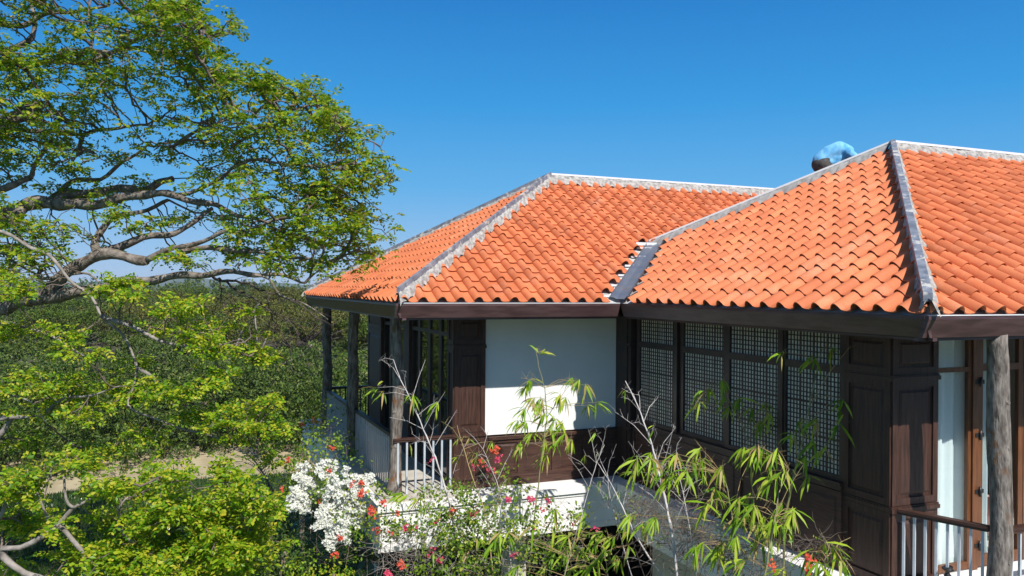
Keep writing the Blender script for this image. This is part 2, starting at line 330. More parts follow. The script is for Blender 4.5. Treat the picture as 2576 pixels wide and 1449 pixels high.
hipend = Vector(C3).lerp(Vector(P2), .37)
mortar(hipend, P2, dRB, dRL, .12, .22, .15, deckR, 5, 'mortar_smooth', .010); rail_strip(Vector(C3).lerp(Vector(P2), .33), P2, .05, .17, .205, 'whitestrip', deckR)
mortar(P2, (XEND, P2[1], P2[2]), dRB, dRF, .12, .20, .14, deckR, 6, rough=.03); rail_strip(P2, (XEND, P2[1], P2[2]), .06, .16, .20, 'whitestrip', deckR)
# lumps of mortar at the two near hip feet
for (cx, cy, s) in ((XL + .10, YF + .06, 11), (XR + .12, YR + .08, 12)):
    rr = random.Random(s); mb = MB()
    for k in range(22):
        p = Vector((cx + rr.uniform(-.06, .08), cy + rr.uniform(-.05, .08), ZE + .02 + rr.uniform(0, .08))); r = rr.uniform(.015, .032)
        mb.tube([p - Z_ * r, p - Z_ * r * .3, p + Z_ * r * .4, p + Z_ * r], [r * .4, r, r * .9, r * .3], 6)
    mb.build('mortar_lump', 'mortar', deckR if s == 12 else deckL)
# valley: channel, battens, corrugated white underlay ribs
v0 = Vector((XR - .06, YF - .06, ZE + .04)); v1 = Vector((XR + TV - .05, YF + TV - .05, ZE + .05 + (TV - .05) * TL)); vd = (v1 - v0); side = Vector((1, -1, 0)).normalized()
mb = MB(); prof = [(-.17, .10), (-.165, .055), (-.12, .045), (-.07, .02), (.07, .02), (.10, .06), (.15, .08), (.16, .13)]
vs = [v0 + side * a + Z_ * b for a, b in prof] + [v1 + side * a + Z_ * b for a, b in prof]; k = len(prof)
mb.add(vs, [(i, i + 1, k + i + 1, k + i) for i in range(k - 1)]).build('valley_flashing', 'flash', deckL)
mb = MB()
for i in range(6):
    s = .12 + i * .33
    if s > TV + .1: break
    z = ZE + .02 + s * TL
    mb.box(XR + s - .40, XR + s - .02, YF + s, YF + s + .035, z, z + .035); mb.box(XR + s, XR + s + .035, YF + s - .36, YF + s - .02, z, z + .035)
mb.box(XR + TV - .55, XR + TV + .3, YF + TV - .07, YF + TV - .02, ZE + TV * TL - .01, ZE + TV * TL + .05)
for sgn in (-1, 1): mb.tube([v0 + side * .24 * sgn, v1 + side * .22 * sgn], .02, 4)
mb.build('roof_batten', 'whitestrip', deckL)

# eaves: fascia boards (leaning in), drip mould, soffits
def fascia(name, A, B, out, mat, parent=house, ext0=0, ext1=0):
    A, B = Vector(A), Vector(B)
    if out.y < 0: f_ = MB(); f_.box(A.x, B.x, A.y - .052, A.y + .0, A.z - .0145, A.z - .004); f_.build('edge_flashing', 'whitestrip', parent)
    A, B = Vector(A), Vector(B); d = (B - A).normalized(); A = A - d * ext0; B = B + d * ext1
    mb = MB(); prof = [(.045, -.015), (.045, -.05), (-.03, -.235), (-.06, -.235), (-.02, -.015)]
    vs = [A + out * a + Z_ * b for a, b in prof] + [B + out * a + Z_ * b for a, b in prof]; k = len(prof)
    mb.add(vs, [(i, (i + 1) % k, k + (i + 1) % k, k + i) for i in range(k)] + [tuple(range(k - 1, -1, -1)), tuple(range(k, 2 * k))]).build(name, mat, parent)
    mb = MB(); prof = [(-.07, -.238), (-.07, -.27), (-.13, -.27), (-.13, -.238)]
    vs = [A + out * a + Z_ * b for a, b in prof] + [B + out * a + Z_ * b for a, b in prof]; k = 4
    mb.add(vs, [(i, (i + 1) % k, k + (i + 1) % k, k + i) for i in range(k)] + [(3, 2, 1, 0), (4, 5, 6, 7)]).build('drip_mould', mat, parent)
ZB = ZE + .0
fascia('fascia_board', (XL, YF, ZB), (XR - .06, YF, ZB), -Y_, 'fascia', ext0=.04)
fascia('fascia_board', (XL, YF, ZB), (XL, YF + 2 * HL, ZB), -X_, 'fascia')
fascia('fascia_board', (XR, YR, ZB), (XR, YF - .03, ZB), -X_, 'fascia')
fascia('fascia_board', (XR, YR, ZB), (XEND, YR, ZB), -Y_, 'fascia', ext0=.04)
fascia('fascia_board', (XL, YF + 2 * HL, ZB), (XEND, YF + 2 * HL, ZB), Y_, 'fascia')
# soffits
MB().box(XL + .05, XEND, YF + .05, YF + 2 * HL - .05, -.470, -.452).build('soffit', 'frame', house)
MB().box(XR + .05, XEND, YR + .05, YR + 2 * HR, -.476, -.455).build('soffit', 'frame', house)
MB().box(4.3, XEND - .2, 18.3, 18.39, GZ, -4.23).build('lower_shade_sheet', 'frame', house)  # added dark sheet over the cream wall, stands in for deep under-slab shade
MB().box(XEND - .2, XEND - .05, YR + .3, YF + 2 * HL - .3, GZ, 1.9).build('end_wall', 'white', house)

# ---- upper storey walls
mb = MB(); mb.box(4.86, XW, YW, YW + .15, -2.56, -.475); mb.build('white_wall', 'white', house)
def panelled(mb, o, u, n, L, z0, z1, fw=.07, depth=.022, base=.03, raised=True):
    """frame-and-panel woodwork on a vertical face"""
    mb.fbox(o, u, n, 0, L, 0, base, z0, z1)
    d0, d1 = base, base + depth
    mb.fbox(o, u, n, 0, fw, d0, d1, z0, z1); mb.fbox(o, u, n, L - fw, L, d0, d1, z0, z1)
    mb.fbox(o, u, n, fw, L - fw, d0, d1, z0, z0 + fw); mb.fbox(o, u, n, fw, L - fw, d0, d1, z1 - fw, z1)
    if raised:
        a = fw + .035
        if L - 2 * a > .04 and z1 - z0 > .3:
            b = a + .03; zz0, zz1 = z0 + a, z1 - a
            c = [(a, zz0), (L - a, zz0), (L - a, zz1), (a, zz1)]; e = [(b, zz0 + .03), (L - b, zz0 + .03), (L - b, zz1 - .03), (b, zz1 - .03)]
            vs = []
            for q, d in ((c, d0), (e, d0 + .014)):
                for (x, z) in q: p = o + u * x + n * d; vs.append((p.x, p.y, z))
            mb.add(vs, [(0, 1, 5, 4), (1, 2, 6, 5), (2, 3, 7, 6), (3, 0, 4, 7), (4, 5, 6, 7)])
def pilaster(x0, x1, y0, y1, fr=True, lf=True, parent=house):
    """panelled wood column with mouldings"""
    mb = MB(); mb.box(x0 + .03, x1 - .03, y0 + .03, y1, ZF, -.475)
    secs = [(-3.44, -2.56), (-2.48, -1.04), (-.97, -.48)]
    for (a, b) in secs:
        panelled(mb, Vector((x0, y0 + .03, 0)), X_, -Y_, x1 - x0, a, b, min(.08, (x1 - x0) / 4))
        if lf: panelled(mb, Vector((x0 + .03, y0, 0)), Y_, -X_, y1 - y0, a, b, min(.08, (y1 - y0) / 4))
    for z in (-2.52, -1.005):
        mb.box(x0 - .03, x1 + .01, y0 - .05, y1, z - .035, z + .012); mb.box(x0 - .02, x1 + .006, y0 - .035, y1 - .002, z + .013, z + .033)
    mb.box(x0 - .025, x1 + .006, y0 - .045, y1, ZF + .001, ZF + .12)
    return mb.build('wood_column', 'wood', parent)
pilaster(4.30, 4.86, YW - .03, YW + .30)
pilaster(XW + .0, 8.28, YC, 7.58)
# wainscot under the white wall
mb = MB(); L0 = XW - .03 - 4.87
for i in range(4):
    o = Vector((4.87 + i * L0 / 4, YW, 0)); panelled(mb, o, X_, -Y_, L0 / 4, ZF + .14, -2.64, .06)
mb.box(4.87, XW - .03, YW - .06, YW, ZF + .001, ZF + .139)
mb.box(4.87, XW - .03, YW - .085, YW + .001, -2.639, -2.585)
mb.build('wainscot', 'woodh', house)
# corner post at the inner corner
mb = MB(); mb.box(7.46, XW + .1, 12.52, YW - .001, ZF, -.476); mb.box(7.44, 7.459, 12.62, 12.72, ZF, -.477); mb.box(7.43, XW, 12.50, YW - .09, -1.03, -.99); mb.box(7.43, XW, 12.50, YW - .09, -2.55, -2.5)
mb.build('wood_column', 'frame', house)
# capiz window wall (faces -X)
o = Vector((XW, 0, 0))
mb = MB(); mb.box(XW, XW + .12, 7.58, 12.52, -2.40, -2.36)
n_, u_ = -X_, Y_
mb.fbox(o, u_, n_, 7.58, 12.52, -.12, .05, -2.47, -2.405); mb.fbox(o, u_, n_, 7.58, 12.52, -.12, .085, -2.403, -2.365)
mb.fbox(o, u_, n_, 7.58, 12.52, -.12, .03, -.50, -.474)
mb.build('window_sill', 'frame', house)
wins = [(11.27, 12.33, .0), (10.0, 11.05, -.045), (8.76, 9.80, .0), (7.66, 8.62, -.02)]
for wi, (a, b, off) in enumerate(wins):
    fr = MB(); f0, f1 = -.02 + off, .03 + off
    A, B = a - .10, b + .10
    A = max(A, 7.585); B = min(B, 12.515)
    fr.fbox(o, u_, n_, A, a, f0, f1, -2.36, -.502); fr.fbox(o, u_, n_, b, B, f0, f1, -2.36, -.502)
    fr.fbox(o, u_, n_, a, b, f0, f1, -2.36, -2.30); fr.fbox(o, u_, n_, a, b, f0, f1, -1.03, -.93); fr.fbox(o, u_, n_, a, b, f0, f1, -.53, -.502)
    sash = fr.build('capiz_window', 'frame', house)
    nc = 16; cw = (b - a) / nc
    for (z0, z1, nr) in ((-2.30, -1.03, 21), (-.93, -.53, 6)):
        la = MB(); ca = MB(); ch = (z1 - z0) / nr
        for k in range(1, nc):
            ww = .016 if k % 4 else .030; la.fbox(o, u_, n_, a + k * cw - ww / 2, a + k * cw + ww / 2, off - .009, off + .001, z0, z1)
        for k in range(1, nr):
            ww = .016 if (k % 7 or nr == 6) else .030; z = z0 + ch * k; la.fbox(o, u_, n_, a, b, off - .0085, off - .001, z - ww / 2, z + ww / 2)
        for i in range(nc):
            for j in range(nr): ca.fbox(o, u_, n_, a + i * cw + .0004, a + (i + 1) * cw - .0004, off - .016 - .002 * random.random(), off - .010, z0 + j * ch + .0004, z0 + (j + 1) * ch - .0004)
        pane = ca.build('shell_pane', 'capiz', sash); la.build('lattice', 'frame', sash)
# wainscot below capiz windows
mb = MB()
for i in range(5):
    q = Vector((XW, 7.58 + i * 4.94 / 5, 0)); panelled(mb, q, Y_, -X_, 4.94 / 5, ZF + .12, -2.48, .06)
mb.box(XW - .05, XW, 7.58, 12.51, ZF + .001, ZF + .119)
mb.build('wainscot', 'woodh', house)
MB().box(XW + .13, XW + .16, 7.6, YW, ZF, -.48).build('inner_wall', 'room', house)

# ---- slabs and ledges (white), lower storey
mb = MB(); mb.box(2.92, XEND - .2, 12.52, 21.3, -4.20, ZF - .001)
mb.box(2.87, 7.15, 12.46, 12.519, -3.56, ZF - .001); mb.box(2.87, 2.919, 12.52, 21.3, -3.56, ZF - .001)
mb.box(2.89, 7.17, 12.49, 12.519, -4.20, -4.10); mb.box(2.90, 7.17, 12.50, 12.519, -3.62, -3.561)
mb.build('white_ledge', 'ledge', house)
mb = MB(); mb.box(7.22, XEND - .2, 6.0, 12.518, -4.24, ZF - .002); mb.box(7.17, 7.219, 6.0, 12.459, -3.60, ZF - .002); mb.box(7.19, 7.219, 6.0, 12.459, -4.24, -4.12)
mb.box(7.6, XEND - .2, 5.5, 5.999, -4.0, ZF - .003)
mb.build('white_ledge', 'ledge', house)
mb = MB(); mb.box(4.2, XEND - .2, 18.4, 18.55, GZ, -4.221); mb.build('lower_wall', 'cream', house); mb = MB(); mb.box(7.62, 7.75, 7.0, 12.0, GZ, -4.241); mb.box(7.75, XEND - .2, 7.0, 7.15, GZ, -4.242)
mb.build('lower_wall', 'cream', house)
for i, (cx, cy) in enumerate(((5.4, 13.2), (7.28, 8.3), (7.4, 6.3))):
    mb = MB(); mb.box(cx, cx + .34, cy, cy + .34, GZ, -4.245); mb.box(cx - .03, cx + .37, cy - .03, cy + .37, -4.40, -4.30); mb.build('pillar', 'cream', house)
mb = MB(); mb.box(7.57, 7.615, 9.6, 10.6, GZ, -5.3); mb.box(7.54, 7.57, 9.55, 9.63, GZ, -5.2); mb.build('lower_door', 'frame', house)
# balcony floor
MB().box(3.0, 4.28, 12.55, 20.9, ZF, ZF + .012).build('balcony_floor', 'floor', house)
# balcony inner wall with glass doors (plane x = 4.3)
def glazing(o, u, n, spans, z0, zt, z1, fmat, fw=.07, parent=house, frosted=None, depth=.05):
    """door leaves with transom lights over them"""
    for (a, b) in spans:
        mb = MB(); d0, d1 = -depth / 2, depth / 2
        mb.fbox(o, u, n, a, a + fw, d0, d1, z0, z1); mb.fbox(o, u, n, b - fw, b, d0, d1, z0, z1)
        mb.fbox(o, u, n, a + fw, b - fw, d0, d1, z0, z0 + fw * 1.6); mb.fbox(o, u, n, a + fw, b - fw, d0, d1, zt, zt + fw); mb.fbox(o, u, n, a + fw, b - fw, d0, d1, z1 - fw * .6, z1)
        f = mb.build('glass_door', fmat, parent)
        for q0, q1 in ((z0 + fw * 1.6, zt), (zt + fw, z1 - fw * .6)):
            g = MB(); p, q = o + u * (a + fw), o + u * (b - fw); vs = [(p.x, p.y, q0), (q.x, q.y, q0), (q.x, q.y, q1), (p.x, p.y, q1)]
            g.add(vs, [(0, 1, 2, 3) if u.cross(Z_).dot(n) > 0 else (3, 2, 1, 0)]); g.build('pane', 'glass', f)
glazing(Vector((4.36, 0, 0)), Y_, -X_, [(13.33, 13.95), (13.955, 14.65), (14.655, 15.35), (15.355, 15.9)], ZF + .02, -.86, -.48, 'frame')
mb = MB(); mb.box(4.28, 4.6, 15.91, 16.35, ZF, -.48); mb.build('wood_column', 'wood', house)
glazing(Vector((4.36, 0, 0)), Y_, -X_, [(16.36, 17.0), (17.005, 17.7), (17.705, 18.3)], ZF + .02, -.86, -.48, 'frame')
pilaster(4.28, 4.6, 18.31, 19.7)
MB().box(4.45, XEND - .2, 19.5, 19.65, ZF, -.48).build('back_wall', 'wood', house)
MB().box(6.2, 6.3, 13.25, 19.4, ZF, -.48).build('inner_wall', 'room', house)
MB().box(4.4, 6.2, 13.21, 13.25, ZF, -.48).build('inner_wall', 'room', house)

def log_post(x, y, r, z0, z1, bend, seed, parent=house):
    rr = random.Random(seed); pts = []; rad = []; n = 26
    for i in range(n + 1):
        t = i / n; z = z0 + (z1 - z0) * t
        pts.append((x + bend * math.sin(t * 3.0) + .012 * math.sin(t * 11 + seed), y + .02 * math.sin(t * 5 + seed), z)); rad.append(r * (1.08 - .16 * t + .05 * math.sin(t * 9 + seed * 2) + rr.uniform(-.025, .025) + (.18 * max(0, .12 - t) / .12)))
    mb = MB(); mb.tube(pts, rad, 16)
    for k in range(7):                                 # cut knots
        t = rr.uniform(.1, .9); a = rr.uniform(math.pi, 2 * math.pi); i = int(t * n); p = Vector(pts[i]); d = Vector((math.cos(a), math.sin(a), 0)); q = p + d * rad[i] * .9
        mb.tube([q, q + d * .018], [.028, .018], 7)
    return mb.build('log_post', 'log', parent)
log_post(3.27, 13.05, .100, ZF, -.45, .05, 1); log_post(3.27, 16.35, .112, ZF, -.45, -.05, 2); log_post(3.24, 19.7, .11, ZF, -.45, .03, 3)
log_post(7.965, 5.90, .112, ZF - .1, -.45, .085, 4); 
def railing(A, B, zt, z0, n, name='railing', mat='baluster', cap='frame', bt=.028, parent=house):
    A, B = Vector(A), Vector(B); d = (B - A); L = d.length; u = d.normalized(); nn = Vector((u.y, -u.x, 0))
    mb = MB(); mb.fbox(A, u, nn, 0, L, -.045, .045, zt - .028, zt); mb.fbox(A, u, nn, 0, L, -.032, .032, zt - .06, zt - .029); r = mb.build(name, cap, parent)
    for i in range(n):
        s = (i + .5) * L / n; b = MB(); b.fbox(A, u, nn, s - bt / 2, s + bt / 2, -bt / 2, bt / 2, z0, zt - .061); b.build('baluster', mat, r)
    return r
railing((3.30, 13.15, 0), (3.27, 16.25, 0), -2.47, ZF, 20, bt=.024); railing((3.27, 16.45, 0), (3.25, 19.6, 0), -2.47, ZF, 20, bt=.024)
railing((3.32, 20.0, 0), (4.6, 20.0, 0), -2.47, ZF, 10, mat='frame')
railing((3.24, 12.97, 0), (4.30, 12.97, 0), -2.50, ZF, 7, cap='woodh', bt=.032)
r1 = railing((7.64, 6.84, 0), (7.98, 5.98, 0), -2.50, ZF - .1, 8, cap='woodh', bt=.026)
railing((8.10, 5.86, 0), (11.0, 5.86, 0), -2.50, ZF - .1, 22, cap='woodh', bt=.026)

# ---- right room front: window with curtain, hinged doors (plane y = 7.08)
og = Vector((0, 7.06, 0))
glazing(og, X_, -Y_, [(8.30, 9.06)], ZF + .02, -.99, -.478, 'teak', .055)
MB().fbox(og, X_, -Y_, 9.062, 9.16, -.04, .05, ZF, -.478).build('door_jamb', 'teak', house)
glazing(og, X_, -Y_, [(9.18, 10.0), (10.01, 10.85), (10.86, 11.9)], ZF + .02, -.99, -.478, 'teak', .085)
for z in (-1.12, -1.78, -2.48, -3.15):
    mb = MB(); mb.tube([(9.17, 6.99, z - .06), (9.17, 6.99, z + .06)], .018, 8); mb.box(9.10, 9.25, 7.003, 7.012, z - .025, z + .025); mb.build('hinge', 'iron', house)
mb = MB(); mb.box(11.91, XEND - .2, 7.0, 7.15, ZF, -.478); mb.build('white_wall', 'white', house)
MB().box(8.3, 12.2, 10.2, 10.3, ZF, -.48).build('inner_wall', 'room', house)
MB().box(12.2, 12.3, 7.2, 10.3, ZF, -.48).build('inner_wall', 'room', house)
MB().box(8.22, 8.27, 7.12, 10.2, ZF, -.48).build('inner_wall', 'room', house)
MB().box(8.27, 12.2, 7.16, 10.2, ZF + .001, ZF + .012).build('room_floor', 'floor', house)
adopt(house)

# curtains
def curtain(x0, x1, y, z0, z1, label, seed, belly=0):
    n = 60; m = 30; vs = []; fs = []; rr = random.Random(seed); ph = [rr.uniform(0, 6) for _ in range(4)]
    for j in range(m + 1):
        t = j / m; z = z1 + (z0 - z1) * t
        for i in range(n + 1):
            s = i / n; x = x0 + (x1 - x0) * (s + belly * math.sin(t * 3.1) * s)
            yy = y + (.025 + .02 * t) * math.sin(s * 26 + ph[0] + .6 * t) + .02 * math.sin(s * 11 + ph[1] + t * 2) + (.02 * math.sin(s * 40 + t * 20) * max(0, t - .85) / .15)
            vs.append((x, yy, z))
    for j in range(m):
        for i in range(n): a = j * (n + 1) + i; fs.append((a, a + 1, a + n + 2, a + n + 1))
    t_ = empty('curtain', ((x0 + x1) / 2, y, z0), label, 'curtain')
    MB().add(vs, fs, True).build('curtain_cloth', 'curtain', t_)
    MB().tube([(x0 - .03, y, z1 + .02), (x1 + .03, y, z1 + .02)], .012, 6).build('curtain_rod', 'iron', t_); adopt(t_)
curtain(8.29, 9.22, 7.17, ZF + .03, -.52, 'long white curtain hanging behind the fixed window pane beside the dark wood column', 1)
curtain(9.27, 9.46, 7.17, ZF + .03, -.52, 'narrow strip of white curtain behind the hinged door, left of the log post', 2, .1)
# pinkish upholstered seat just inside the door
t_ = empty('armchair', (9.9, 8.0, ZF), 'pale pink armchair standing inside the room behind the log post', 'armchair')
MB().box(9.55, 10.35, 7.75, 8.35, ZF + .2, ZF + .45).build('seat', surf('pink cloth', (.62, .36, .32), (.55, .30, .27), 4, .9), t_)
mb = MB(); mb.box(9.50, 9.62, 7.7, 8.4, ZF + .1, ZF + .62); mb.box(10.30, 10.42, 7.7, 8.4, ZF + .1, ZF + .62); mb.build('armrest', t_.children[0].data.materials[0], t_)
MB().box(9.55, 10.35, 8.36, 8.5, ZF + .2, ZF + .95).build('backrest', t_.children[0].data.materials[0], t_)
mb = MB()
for a in (9.56, 10.3):
    for b in (7.75, 8.4): mb.box(a, a + .05, b, b + .05, ZF + .012, ZF + .2)
mb.build('leg', 'frame', t_); adopt(t_)
# cloth tied round a baluster
A_, B_ = Vector((7.64, 6.84, 0)), Vector((7.98, 5.98, 0)); p = A_.lerp(B_, 4.5 / 8)
mb = MB(); rr = random.Random(3); pts = []; rad = []
for i in range(12):
    t = i / 11; pts.append((p.x + .006 * math.sin(i * 2.1), p.y - .005, -3.04 - .26 * t)); rad.append(.034 + .016 * math.sin(i * 1.9) + (.02 if i in (0, 1) else 0) - .01 * t)
mb.tube(pts, rad, 9)
for k in range(3): mb.tube([Vector(pts[1]), Vector(pts[1]) + Vector((rr.uniform(-.06, .06), -.04, rr.uniform(-.02, .05)))], [.018, .006], 5)
ob = mb.build('tied_rag', 'iron', None, label='black rag tied round a baluster of the right balcony railing', category='rag')

# ================================================================== PERSON on the far slope of the right roof
def blob(name, caps, mat, parent, voxel=.014, it=4):
    """one continuous skin from overlapping capsules (p, q, r0, r1)"""
    mb = MB()
    for p, q, r0, r1 in caps:
        p, q = Vector(p), Vector(q); d = (q - p); L = max(d.length, 1e-4); d = d / L; pts = []; rad = []
        for k in range(5): t = math.sin(k / 5 * math.pi / 2); pts.append(p - d * r0 * (1 - t)); rad.append(max(.002, r0 * math.sqrt(max(0, 1 - (1 - t) ** 2))))
        pts += [p, q]; rad += [r0, r1]
        for k in range(4, -1, -1): t = math.sin(k / 5 * math.pi / 2); pts.append(q + d * r1 * (1 - t)); rad.append(max(.002, r1 * math.sqrt(max(0, 1 - (1 - t) ** 2))))
        mb.tube(pts, rad, 14)
    ob = mb.build(name, mat, None); m = ob.modifiers.new('r', 'REMESH'); m.mode = 'VOXEL'; m.voxel_size = voxel; sm = ob.modifiers.new('s', 'SMOOTH'); sm.iterations = it; sm.factor = .5
    bpy.context.view_layer.update(); dg = bpy.context.evaluated_depsgraph_get(); m2 = bpy.data.meshes.new_from_object(ob.evaluated_get(dg)); m2.name = name; bpy.data.objects.remove(ob)
    m2.materials.clear(); m2.materials.append(mat); m2.polygons.foreach_set('use_smooth', [True] * len(m2.polygons))
    o = bpy.data.objects.new(name, m2); COL.objects.link(o); o.parent = parent; return o
def person():
    org = Vector((11.22, 11.45, 0)); org.z = ZE + (YR + 2 * HR - org.y) * TR + .04
    ex = Vector((CR.x, CR.y, 0)).normalized(); ey = Vector((CF.x, CF.y, 0)).normalized()
    T = empty('person', org, 'person in light blue shirt and dark trousers bending over the right roof', 'person')
    def W(a, b, c): return org + (ex * a + ey * b + Z_ * c) * .92
    skinm = surf('skin', (.16, .075, .045), (.20, .10, .06), 6, .5); shirt = surf('blue shirt', (.08, .33, .62), (.22, .53, .80), 9, .85, 1.0, 12, stretch=(1, 1, .5)); trou = surf('dark trousers', (.04, .036, .036), (.085, .078, .072), 12, .9, .5, 24)
    hair = surf('black hair', (.012, .010, .010), None, rough=.5)
    hip = W(-.24, .24, .30); waist = W(-.12, .23, .42); chest = W(.10, .22, .50); shl = W(.26, .22, .46); neck = W(.36, .22, .36); head = W(.43, .22, .25)
    B = [(hip, waist, .115, .105), (waist, chest, .105, .125), (chest, shl, .125, .10), (shl, neck, .075, .055), (neck, head, .055, .085), (head, W(.45, .22, .18), .085, .06), (W(.50, .22, .24), W(.52, .22, .22), .022, .014)]
    S = [(W(-.02, .22, .34), W(.14, .22, .34), .13, .13), (W(-.12, .22, .26), W(.05, .22, .24), .12, .11), (W(-.27, .24, .28), waist, .15, .145), (waist, chest, .15, .165), (chest, shl, .165, .135), (shl, W(.31, .22, .41), .13, .09)]
    P = [(W(-.27, .24, .20), W(-.20, .24, .30), .165, .15)]
    for s in (-1, 1):
        h = W(-.26, .24 + .10 * s, .18); k = W(-.02, .26 + .15 * s, .02); a = W(-.24, .26 + .13 * s, -.24); f = W(-.08, .26 + .13 * s, -.28 - .04 * s)
        B += [(h, k, .085, .055), (k, a, .052, .038), (a, f, .038, .028)]; P += [(h, k, .125, .088), (k, a, .082, .062)]
        sh = W(.22, .22 + .17 * s, .42); el = W(.42, .22 + .20 * s, .26); wr = W(.50, .16 + .14 * s, .05); pm = W(.52, .15 + .13 * s, -.02)
        B += [(W(.22, .22, .44), sh, .07, .055), (sh, el, .05, .038), (el, wr, .038, .026), (wr, pm, .027, .032)]; S += [(sh, el, .085, .068), (el, el.lerp(wr, .75), .066, .05), (W(.2, .22, .44), sh, .12, .088)]
        for q in range(4):
            b0 = pm + ey * (.024 * (q - 1.5)) + ex * .02; b1 = b0 + ex * .022 - Z_ * (.034 + .004 * (q in (1, 2))); B += [(b0, b1, .011, .009), (b1, b1 - Z_ * (.024 - .004 * (q == 3)) - ex * .006, .009, .008)]
        B += [(pm + ey * .02 * -s, pm + ey * .055 * -s - Z_ * .02 + ex * .015, .012, .010)]
        T_ = blob('shoe', [(a - Z_ * .02, f - Z_ * .01, .055, .045)], hair, T, .02)
    blob('body', B, skinm, T, .011, 3); blob('shirt', S, shirt, T, .016, 5); blob('trousers', P, trou, T, .016, 5)
    blob('hair', [(W(.41, .22, .31), W(.47, .22, .27), .082, .07), (W(.38, .22, .27), W(.42, .22, .20), .07, .06)], hair, T, .015)
    adopt(T)
person()

# ================================================================== TREES
def colonize(N, P, A, step=.13, kill=.16, iters=90, infl=3.0, seed=0):
    """grow branches from nodes N (parents P) until they reach the attractors A; returns nodes, parents"""
    rr = np.random.RandomState(seed); A = [Vector(a) for a in A]; alive = list(range(len(A))); N = [Vector(n) for n in N]; P = list(P); end = {}
    for it in range(iters):
        if not alive: break
        kd = KDTree(len(N))
        for i, n in enumerate(N): kd.insert(n, i)
        kd.balance(); acc = {}; nxt = []
        for a in alive:
            co, i, d = kd.find(A[a])
            if d < kill: N.append(A[a]); P.append(i); end[a] = len(N) - 1; continue
            nxt.append(a)
            if d < infl + it * .1: acc.setdefault(i, Vector()); acc[i] += (A[a] - co).normalized()
        alive = nxt
        if not acc: break
        for i, v in acc.items():
            if v.length < 1e-4: v = Vector(rr.normal(size=3))
            v.normalize(); v = (v + Vector(rr.normal(size=3)) * .22).normalized()
            N.append(N[i] + v * step); P.append(i)
    return N, P, end
def grow_tree(T, limbs, A, twig_r=.0045, maxr=.05, step=.13, kill=.16, bark='bark', twig='twig', seed=0, infl=3.0, power=.5):
    """limbs: list of (points, r0, r1). returns leaf anchor directions"""
    N = []; P = []
    mb = MB(); rr = random.Random(seed)
    for pts, r0, r1 in limbs:
        pts = [Vector(p) for p in pts]; dense = []
        for i in range(len(pts) - 1):                   # Catmull-Rom
            p0, p1, p2, p3 = pts[max(i - 1, 0)], pts[i], pts[i + 1], pts[min(i + 2, len(pts) - 1)]; m = max(3, int((p2 - p1).length / .11))
            for k in range(m):
                t = k / m; dense.append(.5 * ((2 * p1) + (p2 - p0) * t + (2 * p0 - 5 * p1 + 4 * p2 - p3) * t * t + (3 * p1 - p0 - 3 * p2 + p3) * t ** 3))
        dense.append(pts[-1]); n = len(dense)
        w1, w2 = rr.uniform(0, 6), rr.uniform(0, 6)
        for i in range(1, n - 1): dense[i] = dense[i] + Vector((0, math.sin(i * .55 + w1), math.sin(i * .8 + w2))) * min(.025, r0 * .35)
        rad = [r0 + (r1 - r0) * (i / (n - 1)) ** .8 for i in range(n)]; rad = [r * (1 + .10 * math.sin(i * 1.3 + w1) + rr.uniform(-.06, .06)) for i, r in enumerate(rad)]
        mb.tube(dense, rad, 9)
        for i, d in enumerate(dense): N.append(d); P.append(-1)
    mb.build('trunk', bark, T)
    n0 = len(N); N, P, end = colonize(N, P, A, step, kill, seed=seed, infl=infl)
    cnt = [0] * len(N)
    for e in end.values():
        i = e
        while i >= n0: cnt[i] += 1; i = P[i]
    p_, q_, r_, s_ = [], [], [], []
    for i in range(n0, len(N)):
        if cnt[i] == 0 and rr.random() < .45: continue
        pr = min(maxr, twig_r * max(1, cnt[i]) ** power); pp = P[i]; ppr = min(maxr, twig_r * max(1, cnt[pp]) ** power) if pp >= n0 else pr * 1.15
        p_.append(N[pp]); q_.append(N[i]); r_.append(ppr); s_.append(pr)
    segs('branch', p_, q_, r_, s_, twig, T, 5)
    return N, P, end
def sprays(T, name, centers, mat, rs, per=6, flen=.22, pairs=5, ll=.05, lw=.028, spread=.10, flat=.35):
    """pinnate fronds radiating from every centre"""
    C = np.repeat(np.asarray(centers, float), per, 0); n = len(C)
    th = rs.uniform(0, 2 * math.pi, n); el = rs.normal(.12, .35, n)
    A = np.stack([np.cos(th) * np.cos(el), np.sin(th) * np.cos(el), np.sin(el)], 1); C = C + rs.normal(0, spread, (n, 3)) * np.array([1, 1, flat])
    up = unit(np.array([0, 0, 1.0]) + rs.normal(0, .35, (n, 3))); B = unit(np.cross(A, up)); U = np.cross(B, A); L = flen * rs.uniform(.7, 1.25, n)
    base = []; ax = []; nn = []; ln = []; wd = []
    for k in range(pairs):
        t = (k + .8) / pairs
        for s in (-1, 1):
            base.append(C + A * (L * t)[:, None] - U * (L * t * t * .35)[:, None]); a = B * s * .85 + A * .55 - U * (.15 + .25 * t); ax.append(a + rs.normal(0, .12, (n, 3))); nn.append(U + rs.normal(0, .55, (n, 3)) + np.array([0, -.25, 0]))
            sc = (math.sin(math.pi * (.25 + .6 * t)) * .5 + .6); ln.append(np.full(n, ll * sc) * rs.uniform(.8, 1.2, n)); wd.append(np.full(n, lw * sc) * rs.uniform(.8, 1.2, n))
    return leaves(name, np.concatenate(base), np.concatenate(ax), np.concatenate(nn), np.concatenate(ln), np.concatenate(wd), mat, T)
def inpoly(x, y, poly):
    c = False; j = len(poly) - 1
    for i in range(len(poly)):
        if (poly[i][1] > y) != (poly[j][1] > y) and x < (poly[j][0] - poly[i][0]) * (y - poly[i][1]) / (poly[j][1] - poly[i][1]) + poly[i][0]: c = not c
        j = i
    return c
